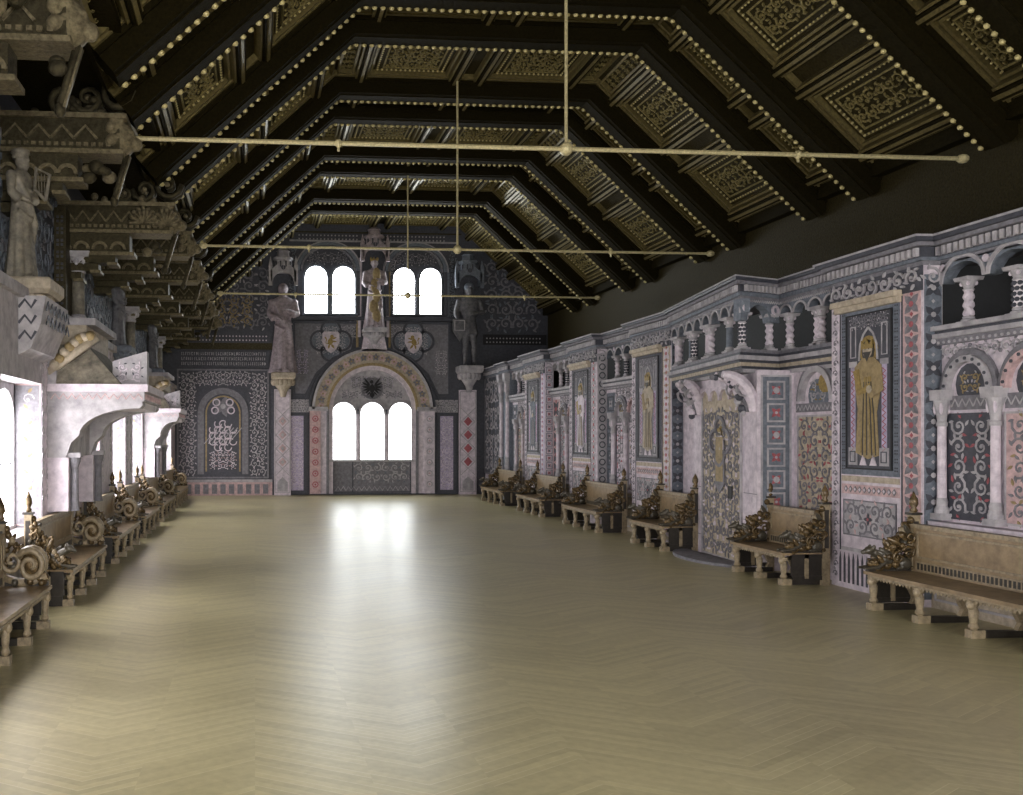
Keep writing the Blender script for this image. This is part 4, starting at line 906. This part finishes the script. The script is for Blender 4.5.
pedestal('grey carved pedestal under the armoured statue', (8.13, YB-.35, 4.9), .8, 1.0, 'stone', 0, 'end wall pedestals')
canopy('dark stone canopy above the armoured statue', (8.1, YB, 8.0), .95, 1.3, 'grey_blue')

# ------------------------------------------------------------------ left wall: brackets, columns, statues
def roof_bracket(y, lab, x0=-3.5, x1=-1.75, z=6.35, mm='bracket_wood'):
    """carved timber bracket that carries a roof beam; local origin at the wall"""
    t = thing('roof_bracket', lab, 'bracket', (x0, y, z), 0, 'timber brackets under the left roof slope'); L = x1-x0
    m = MB(); m.box(0, L-.1, -.2, .2, -.22, .2, mm); m.box(0, L, -.25, .25, .2, .27, 'bracket_edge'); m.box(0, L-.05, -.24, .24, -.28, -.22, 'bracket_edge')
    g = F(m, (0, -.2, -.2), (1,0,0), (0,0,1)); g.band('zig', .1, .1, L-.4, .32, 'bracket_edge', None, 0, .03, .28); g.band('tooth', .05, .02, L-.2, .07, 'bracket_edge', None, 0, .03, .1)
    m.build('upper_timber', t)
    m = MB(); m.box(0, L*.62, -.17, .17, -.62, -.28, mm); m.box(0, L*.66, -.2, .2, -.66, -.6, 'bracket_edge'); g = F(m, (0, -.17, -.6), (1,0,0), (0,0,1))
    for i in range(4): g.arc(.16+i*L*.15, .04, .09, .14, 'bracket_edge', 0, PI, 0, .05, 10)
    for i, (a, zz) in enumerate(((L*.5, -.66), (L*.36, -.8), (L*.22, -.95))): m.box(0, a, -.15, .15, zz-.13, zz, mm); m.box(a-.14, a+.04, -.18, .18, zz-.17, zz-.12, 'bracket_edge')
    m.build('lower_timber', t)
    m = MB(); m.ball((L-.1, 0, -.02), (.2, .21, .25), 'bracket_edge', 14, 10); m.ball((L+.1, 0, -.08), (.09, .09, .1), 'bracket_edge', 10, 8)
    for q in (-1, 1): m.ball((L+.04, q*.1, .06), (.05, .04, .04), mm, 8, 6); m.ball((L-.15, q*.18, .18), (.12, .06, .12), mm, 8, 6)
    for k in range(7): a = k*2*PI/7; m.ball((L-.22, .2*math.cos(a), .2*math.sin(a)), .085, mm, 8, 6)
    m.fused('carved_head', t, .02, 1)
    m = MB()                                            # curled leaves above and below the tip
    for q in (-.1, .1):
        for (cx_, cz_, r_, a0, d_) in ((L-.55, .52, .22, PI, 1), (L-.15, .62, .26, 0, -1), (L-.9, .45, .17, PI/2, 1)):
            pts = [(cx_+r_*(1-.8*k/14)*math.cos(a0+d_*k/14*2.6*PI), q, cz_+r_*(1-.8*k/14)*math.sin(a0+d_*k/14*2.6*PI)) for k in range(15)]; m.tube(pts, [.055*(1-.5*k/14) for k in range(15)], 'bracket_wood', 7)
            m.ball((cx_, q, cz_), .05, 'bracket_edge', 8, 6)
    m.bar((L-.02, 0, -.2), (L-.2, 0, -.85), .07, .07, mm); m.bar((L+.02, 0, -.25), (L-.16, 0, -.85), .09, .015, 'bracket_edge'); m.ball((L-.2, 0, -.87), (.06, .06, .08), mm, 8, 6)
    for k in range(16): m.ball((random.uniform(L*.25, L*.9), random.uniform(-.14, .14), random.uniform(-.62, -.36) if k % 2 else random.uniform(.28, .5)), (random.uniform(.06, .12), .07, random.uniform(.05, .1)), random.choice([mm, mm, 'bracket_edge']), 8, 6)
    m.build('curled_leaves', t, True)
    return t
BRY = [9.2, 12.7, 16.2, 19.7, 22.95, 26.2, 29.6, 32.6]
roof_bracket(9.2, 'stepped carved timber bracket at the upper left edge, nearest the camera')
roof_bracket(12.7, 'timber bracket with carved head above the large left statue, nearest tie rod at its tip')
b3 = roof_bracket(16.2, 'timber bracket with shell-like carving above the stone column on the left', x1=-1.4, z=6.05)
m = MB()
for cx_, cz in ((1.55, .0), (1.95, -.03)):
    for k in range(9): a = PI*k/8; m.tube([(cx_, -.24, cz-.1), (cx_+.21*math.cos(a), -.27, cz-.1+.24*math.sin(a))], [.02, .045], 'bracket_edge', 6); m.ball((cx_+.22*math.cos(a), -.27, cz-.1+.25*math.sin(a)), .045, 'bracket_edge', 6, 5)
m.build('shell_carving', b3, True)
for y, w in ((19.7, 'fourth timber bracket on the left, with the second tie rod ending at its tip'), (22.95, 'fifth timber bracket on the left, dark and stepped'), (26.2, 'sixth timber bracket on the left, holding the farthest tie rod'), (29.6, 'seventh timber bracket on the left, dim near the end wall'), (32.6, 'last timber bracket on the left, against the end wall')):
    roof_bracket(y, w, x1=-1.35)
# stepped honeycomb-like underside of the nearest bracket
m = MB()
for i in range(4):
    for j in range(3-i//2): m.lathe([(.05, -.1), (.13, 0), (.14, .12), (.1, .2)], (-2.95+.22*i, 8.85+.24*j, 6.05+.13*i), 'bracket_edge' if i < 3 else 'bracket_wood', 6)
o = m.build('carved_pendant'); tag(o, 'cluster of faceted carved pendants at the upper left edge of the hall', 'carving')
# paired stone columns under the brackets, statues between
def wall_column(y, lab, z0=4.12, z1=5.45):
    t = thing('wall_column', lab, 'column', (-3.12, y, z0), 0, 'stone columns under the left brackets'); h = z1-z0
    m = MB(); m.lathe([(.2, 0), (.2, .07)], (0,0,0), 'stone', sq=True); m.lathe([(.17, .07), (.18, .11), (.13, .16), (.15, .2), (.12, .24)], (0,0,0), 'stone', 14); m.build('base', t, False)
    m = MB(); m.lathe([(.115, .22), (.11, h*.74)], (0,0,0), 'statue_stone', 14); m.build('shaft', t, True)
    m = MB(); m.lathe([(.13, h*.73), (.14, h*.76), (.115, h*.78), (.16, h*.86), (.21, h*.93)], (0,0,0), 'stone', 14); m.lathe([(.21, h*.93), (.24, h)], (0,0,0), 'stone', sq=True)
    for k in range(8): a = k*PI/4; m.ball((.17*math.cos(a), .17*math.sin(a), h*.87), (.045, .045, .07), 'stone', 8, 5)
    m.build('capital', t, False)
    m = MB(); m.box(-.3, -.1, -.55, .55, 0, 2.0, 'bracket_wood'); g = F(m, (-.3, -.55, 0), (1,0,0), (0,0,1)); g.band('four', .02, .1, .18, 1.9, 'slate', None, 0, .02, .2); m.build('backing_pier', t)
for y, l in ((16.2, 'short stone column above the chimney hood, under the shell-carved bracket'), (22.95, 'small dark stone column on the left wall beyond the first fireplace'), (29.6, 'farthest small stone column high on the left wall')): wall_column(y, l)
def zigzag_block(y, lab):
    t = thing('zigzag_corbel', lab, 'corbel', (-3.0, y, 3.55), 0, 'zigzag corbels'); m = MB()
    m.prism([(-.0, -.3), (.15, -.22), (.28, .1), (.34, .45), (-.0, .45)], 'y', -.5, .9, 'stone'); q = F(m, (0, -.5, -.25), (1,0,0), (0,0,1))
    for k in range(3): q.stroke([(.0, .15+.2*k), (.08, .25+.2*k), (.16, .15+.2*k), (.22, .25+.2*k)], .035, 'slate', 0, .01)
    g = F(m, (.3, -.5, .05), (0,1,0), (0,0,1))
    for k in range(2): g.band('zig', 0, .02+.18*k, 1.4, .17+.18*k, 'slate', None, 0.04, .015, .22)
    m.build('corbel_block', t)
zigzag_block(12.2, 'zigzag-carved stone block under the large left statue')
pedestal('pale scalloped pedestal under the large left statue', (-3.06, 12.3, 4.28), .75, .75, 'tan_stone', PI/2, 'left wall pedestals')
statue('harpist_statue', 'large carved statue of a robed man in a cap, high on the left wall', (-3.12, 12.3, 4.29), 1.72, 'statue_stone', 'statue_stone', PI/2-.35, 'robe', 'left wall statues', 'cap')
t = bpy.data.objects['harpist_statue']; m = MB(); m.tube([(.12, -.3, 1.1), (.12, -.36, 1.42), (.05, -.2, 1.5), (-.02, -.22, 1.2), (.12, -.3, 1.08)], .025, 'statue_stone', 8)
for k in range(4): m.tube([(.09-.03*k, -.3+.02*k, 1.15), (.09-.03*k, -.3+.03*k, 1.42)], .005, 'statue_stone', 5)
m.build('lyre', t)
statue('seated_robed_statue' if False else 'robed_statue', 'dark robed statue on the left wall beyond the stone column', (-2.95, 19.7, 4.15), 1.5, 'statue_dark', 'statue_dark', PI/2-.3, 'robe', 'left wall statues', 'cap')
pedestal('dark pedestal under the second left wall statue', (-2.95, 19.7, 4.15), .6, .5, 'grey_blue', PI/2, 'left wall pedestals')
statue('robed_statue', 'small dim statue on the left wall, farthest from the camera', (-2.95, 26.2, 4.15), 1.5, 'statue_dark', 'statue_dark', PI/2-.3, 'robe', 'left wall statues', 'hair')
pedestal('dim pedestal under the farthest left wall statue', (-2.95, 26.2, 4.15), .6, .5, 'grey_blue', PI/2, 'left wall pedestals')

# ------------------------------------------------------------------ the two fireplaces
def fireplace(y, k, lab, xo, depth):
    """stone chimneypiece against the left wall; local x out from the wall, y away from the camera"""
    t = thing('fireplace', lab, 'fireplace', (XL, y, 0)); d = depth
    m = MB(); m.box(0, d+.02, -.03, k+.03, 2.86, 2.97, 'pale_stone'); m.box(0, d-.03, 0, k, 2.72, 2.86, 'stone'); g = F(m, (0, 0, 2.72), (1,0,0), (0,0,1)); g.band('zig', .05, .02, d-.06, .12, 'pink', None, 0, .008, .12); g2 = F(m, (d-.03, 0, 2.72), (0,1,0), (0,0,1)); g2.band('zig', .05, .02, k-.05, .12, 'pink', None, 0, .008, .12)
    m.build('mantel', t)
    m = MB(); r = .55
    pts = [(0, 2.72), (d-.06, 2.72), (d-.06, 2.66)]+[(d-.1-(d-.55)*math.sin(PI/2*q/8), 2.22+(.40)*math.cos(PI/2*q/8)) for q in range(9)]+[(.34, 2.12), (.26, 1.9), (0, 1.9)]
    m.prism(pts, 'y', 0, .35, 'stone'); m.prism(pts, 'y', k-.35, k, 'stone'); m.box(0, .25, .35, k-.35, 1.9, 2.72, 'stone'); m.box(.25, d-.1, .35, k-.35, 2.62, 2.72, 'white_plaster')
    m.build('hood_bracket', t)
    m = MB()
    for yy in (0, k-.3):
        m = MB(); m.box(0, .30, yy, yy+.3, 1.12, 1.9, 'pale_stone'); m.lathe([(.075, 1.12), (.06, 1.2), (.055, 1.75), (.085, 1.84), (.1, 1.93)], (.36, yy+.15, 0), 'mid_grey', 12); m.box(.26, .46, yy+.05, yy+.25, 1.9, 1.97, 'stone'); m.build('jamb', t)
    m = MB(); a = d*.74; b_ = d*.36
    vs = [(0,0.02,2.97), (a,.02,2.97), (a,k-.02,2.97), (0,k-.02,2.97), (0,.1,3.56), (b_,.3,3.56), (b_,k-.3,3.56), (0,k-.1,3.56)]
    m.add(vs, [(0,1,5,4), (1,2,6,5), (2,3,7,6), (4,5,6,7), (3,0,4,7)], 'statue_stone'); m.build('sloping_hood', t)
    m = MB(); m.box(0, .5, .3, k, 3.5, 3.86, 'tan_stone'); m.box(0, .12, .02, .2, 2.97, 3.9, 'stone'); m.box(0, .64, .25, k, 3.86, 3.96, 'stone')
    m.build('chimney_breast', t)
    m = MB()
    for i in range(8): q = i/7; m.ball((.1+.5*q, .05, 3.25+.42*math.sin(q*PI/2)), (.09, .12, .08), 'ochre' if i % 2 else 'tan_stone', 8, 6); m.ball((.12+.5*q, .16, 3.3+.40*math.sin(q*PI/2)), (.07, .1, .06), 'tan_stone', 8, 6)
    m.bar((.0, .1, 3.14), (.7, .1, 3.66), .2, .1, 'tan_stone'); m.build('gilded_corbel', t, True)
    m = MB(); m.prism([(0, 0), (.5, 0), (.5, .5), (.0, .35)], 'y', 0, .25, 'stone'); q = F(m, (0,0,0), (1,0,0), (0,0,1)); q.scroll(.03, .05, .47, .33, 'pale_stone', 'slate', .15, 0, .02)
    for v in range(len(m.v)): p = m.v[v]; m.v[v] = (p[0]+d-.52, p[1]+.2, p[2]+2.97)
    m.build('corner_ornament', t)
    return t
fireplace(13.3, 2.3, 'large pale stone fireplace hood on the left wall with patterned mantel', 0, 1.42)
fireplace(24.5, 2.2, 'smaller-looking pinkish fireplace hood far down the left wall', 0, .98)

# ------------------------------------------------------------------ benches
def scroll_tube(m, cx, cz, r, x, a0, d, rad, mm, turns=1.3, n=16, ax='y'):
    pts = []
    for k in range(n+1): q = k/n; rr = r*(1-.85*q); a = a0+d*q*turns*2*PI; pts.append((x, cx+rr*math.cos(a), cz+rr*math.sin(a)))
    m.tube(pts, [rad*(1-.45*k/n) for k in range(n+1)], mm, 7)
def carved_arm(seed, style):
    """foliage between the post (back, y=.62) and the seat's front; x across its thickness (0..0.16)"""
    rnd = random.Random(seed); m = MB()
    for i in range(26 if style != 'scroll' else 12):     # long overlapping leaves running down the slope
        q = rnd.uniform(0, 1); c = (rnd.uniform(.02, .14), .58-.5*q, 1.12-.52*q-rnd.uniform(0, .12)); m.ball(c, (.024, .1, .034), 'bench_carving' if i % 4 else 'bench_beast', 8, 6, (-.85+rnd.uniform(-.35, .35), 0, rnd.uniform(-.3, .3)))
    for i in range(60 if style != 'scroll' else 26):
        y = rnd.uniform(.04, .6); top = .56+.62*max(0, (y-.08))/.54; z = rnd.uniform(.52, max(.56, top)); r = rnd.uniform(.028, .055)
        m.ball((rnd.uniform(.03, .14), y, z), (r*.9, r*rnd.uniform(.8, 1.4), r), 'bench_carving' if rnd.random() < .7 else 'bench_beast', 8, 6, (rnd.uniform(-1, 1), 0, 0))
    for k in range(15): q = k/14; m.ball((.08+.03*math.sin(k*2), .6-.56*q, 1.2-.62*q-.1*math.sin(PI*q)), (.05, .045, .05), 'bench_carving' if k % 3 else 'bench_leg', 8, 6)
    if style == 'scroll':
        scroll_tube(m, .22, .72, .20, .0, PI*.2, 1, .045, 'bench_leg', 1.6, 22); scroll_tube(m, .22, .72, .20, .16, PI*.2, 1, .045, 'bench_leg', 1.6, 22); m.ball((.08, .22, .72), (.1, .17, .17), 'bench_carving', 12, 8)
        scroll_tube(m, .46, .78, .14, .0, 0, -1, .035, 'bench_leg', 1.3); m.tube([(.08, .6, .58), (.08, .4, .52), (.08, .2, .53), (.08, .02, .6)], .05, 'bench_leg', 8)
    else:
        for (cy, cz, r) in ((.5, .72, .09), (.36, .66, .08), (.52, .92, .07)): 
            for x in (.0, .16): scroll_tube(m, cy, cz, r, x, rnd.uniform(0, 6), rnd.choice((-1, 1)), .022, 'bench_carving')
    return m
ARM = {s_: carved_arm(5+i, s_).mesh('carved_armrest', True) for i, s_ in enumerate(('leaf', 'scroll'))}
m = MB(); M_ = 'bench_beast'                             # crouching hound, head to the front (-y)
m.ball((0, .40, .62), (.08, .15, .085), M_, 14, 10); m.ball((0, .24, .64), (.075, .12, .09), M_, 14, 10); m.tube([(0, .18, .67), (0, .07, .73)], [.065, .05], M_, 10); m.ball((0, .03, .75), (.052, .07, .055), M_, 12, 8); m.tube([(0, .0, .745), (0, -.08, .72)], [.04, .026], M_, 8)
for q in (-1, 1): m.ball((q*.04, .06, .79), (.016, .03, .035), M_, 8, 6); m.tube([(q*.05, .2, .6), (q*.055, .1, .54), (q*.055, -.04, .525)], [.035, .028, .022], M_, 8); m.ball((q*.055, -.06, .525), (.026, .035, .02), M_, 8, 6); m.ball((q*.065, .46, .58), (.045, .085, .075), M_, 10, 8); m.tube([(q*.07, .46, .54), (q*.075, .34, .52)], [.03, .02], M_, 8)
m.tube([(0, .53, .64), (0, .57, .78), (0, .5, .88), (0, .46, .84)], [.022, .018, .016, .014], M_, 7)
bo = m.fused('hound', None, .009, 2); BEAST = bo.data; bpy.data.objects.remove(bo)
def leg_mb():
    m = MB(); m.box(-.05, .05, -.06, .1, 0, .09, 'bench_leg'); m.lathe([(.035, .09), (.055, .12), (.035, .16), (.045, .22), (.05, .3), (.034, .34), (.06, .37), (.065, .41)], (0, .0, 0), 'bench_leg', 10)
    m.ball((0, -.03, .36), (.045, .05, .06), 'bench_leg', 8, 6); return m
def make_bench(L, nleg, arms, label, loc, rz, group, beasts=(True, True), nearbox=True):
    """local x along the bench, y=0 front .. .66 back"""
    t = thing('carved_bench', label, 'bench', loc, rz, group)
    m = MB(); m.box(-.04, L+.04, -.04, .6, .445, .485, 'bench_wood'); m.box(0, L, -.01, .02, .41, .445, 'bench_leg'); g = F(m, (0, -.01, 0), (1,0,0), (0,0,1)); n = int(L/.055)
    for i in range(n): g.poly([(L*i/n, .42), (L*(i+.5)/n, .385), (L*(i+1)/n, .42)], 'bench_leg', 0, .012)
    m.build('seat', t)
    m = MB(); m.box(.03, L-.03, .58, .64, .46, 1.04, 'bench_wood'); m.box(.0, L, .56, .66, 1.04, 1.09, 'bench_leg'); g = F(m, (0, .58, 0), (1,0,0), (0,0,1)); g.frame(.1, .66, L-.1, 1.0, .025, 'bench_leg', 0, .012); g.rect(.08, .5, L-.08, .62, 'bench_leg', 0, .008); g.band('tooth', .1, .52, L-.1, .6, 'bench_dark', None, .008, .004, .06)
    m.build('backrest', t)
    for i in range(nleg):
        x = .05+(L-.1)*i/(nleg-1); lm = LEG; o = bpy.data.objects.new('leg', lm); C.objects.link(o); o.location = (x, .03, 0); o.parent = t
        m = MB(); m.box(x-.035, x+.035, .1, .62, 0, .075, 'bench_dark'); m.build('foot_rail', t); m = MB(); m.box(x-.03, x+.03, .1, .62, .37, .42, 'bench_dark'); m.build('seat_bearer', t)
        m = MB(); m.prism([(.62, .075), (.52, .075), (.56, .15), (.5, .26), (.56, .37), (.62, .37)], 'x', x-.03, x+.03, 'bench_leg'); m.build('rear_leg', t)
    for i, x in enumerate((-.02, L+.02)):
        m = MB(); m.box(x-.045, x+.045, .57, .68, 0, 1.2, 'bench_leg'); m.box(x-.047, x-.045, .59, .66, .55, 1.12, 'bench_dark'); m.box(x+.045, x+.047, .59, .66, .55, 1.12, 'bench_dark'); m.box(x-.06, x+.06, .55, .7, 1.2, 1.23, 'bench_dark'); p = m.build('end_post', t)
        m = MB(); m.lathe([(.03, 1.23), (.05, 1.26), (.03, 1.29), (.055, 1.34), (.05, 1.40), (.02, 1.46), (.005, 1.5)], (x, .625, 0), 'bench_carving', 10); m.build('finial', p, True)
        m = MB(); xx = x
        m.box(xx-.03, xx+.03, -.0, .6, .485, .53, 'bench_dark')
        if nearbox:
            m.box(xx-.02, xx+.02, .12, .58, .08, .14, 'bench_dark'); m.box(xx-.025, xx+.025, .3, .36, .1, .46, 'bench_leg'); m.box(xx-.012, xx+.012, .1, .6, .14, .44, 'bench_dark'); m.box(xx-.025, xx+.025, .1, .6, .40, .46, 'bench_dark')
        m.build('end_panel', t)
        o = bpy.data.objects.new('armrest', ARM[arms[i]]); C.objects.link(o); o.parent = t; o.location = (x-.08, 0, 0)
        if beasts[i]: o = bpy.data.objects.new('carved_hound', BEAST); C.objects.link(o); o.parent = t; o.location = (x, -.0, -.0)
    return t
LEG = leg_mb().mesh('leg', False)
GR = 'carved benches along the right wall'; GL = 'carved benches along the left wall'
# (far end Y, near end Y)
for (yf, yn, nl, lab) in [(10.95, 8.45, 4, 'longest wooden bench at the right edge, a dark hound carved on its far arm'), (14.2, 12.8, 3, 'carved wooden bench between the balcony niche and the gold saint pilaster'), (18.2, 16.75, 3, 'carved wooden bench in front of the tan saint pilaster, left of the balcony niche'), (22.35, 20.1, 4, 'carved wooden bench below the bay beside the middle pilaster'), (26.4, 24.2, 4, 'carved wooden bench in front of the bay beyond the middle pilaster'), (30.6, 28.2, 4, 'farthest carved wooden bench on the right, near the end wall corner')]:
    make_bench(yf-yn, nl, ('leaf', 'leaf'), lab, (7.82, yf, 0), -PI/2, GR)
for (yn, yf, nl, lab) in [(7.2, 10.6, 5, 'reddish wooden bench cut by the left edge, big spiral scroll on its end'), (11.9, 14.5, 4, 'second wooden bench on the left, hound carved near, pale scroll at its far end'), (15.85, 18.7, 4, 'third wooden bench on the left, standing beyond the large fireplace'), (19.8, 22.6, 4, 'fourth wooden bench on the left, in the dark row toward the end wall'), (23.6, 27.0, 4, 'fifth wooden bench on the left, below the far fireplace hood'), (28.0, 32.0, 5, 'last wooden bench on the left, next to the end wall')]:
    make_bench(yf-yn, nl, ('leaf', 'scroll'), lab, (-2.38, yn, 0), PI/2, GL, (True, False)).scale = (1, .86, 1)
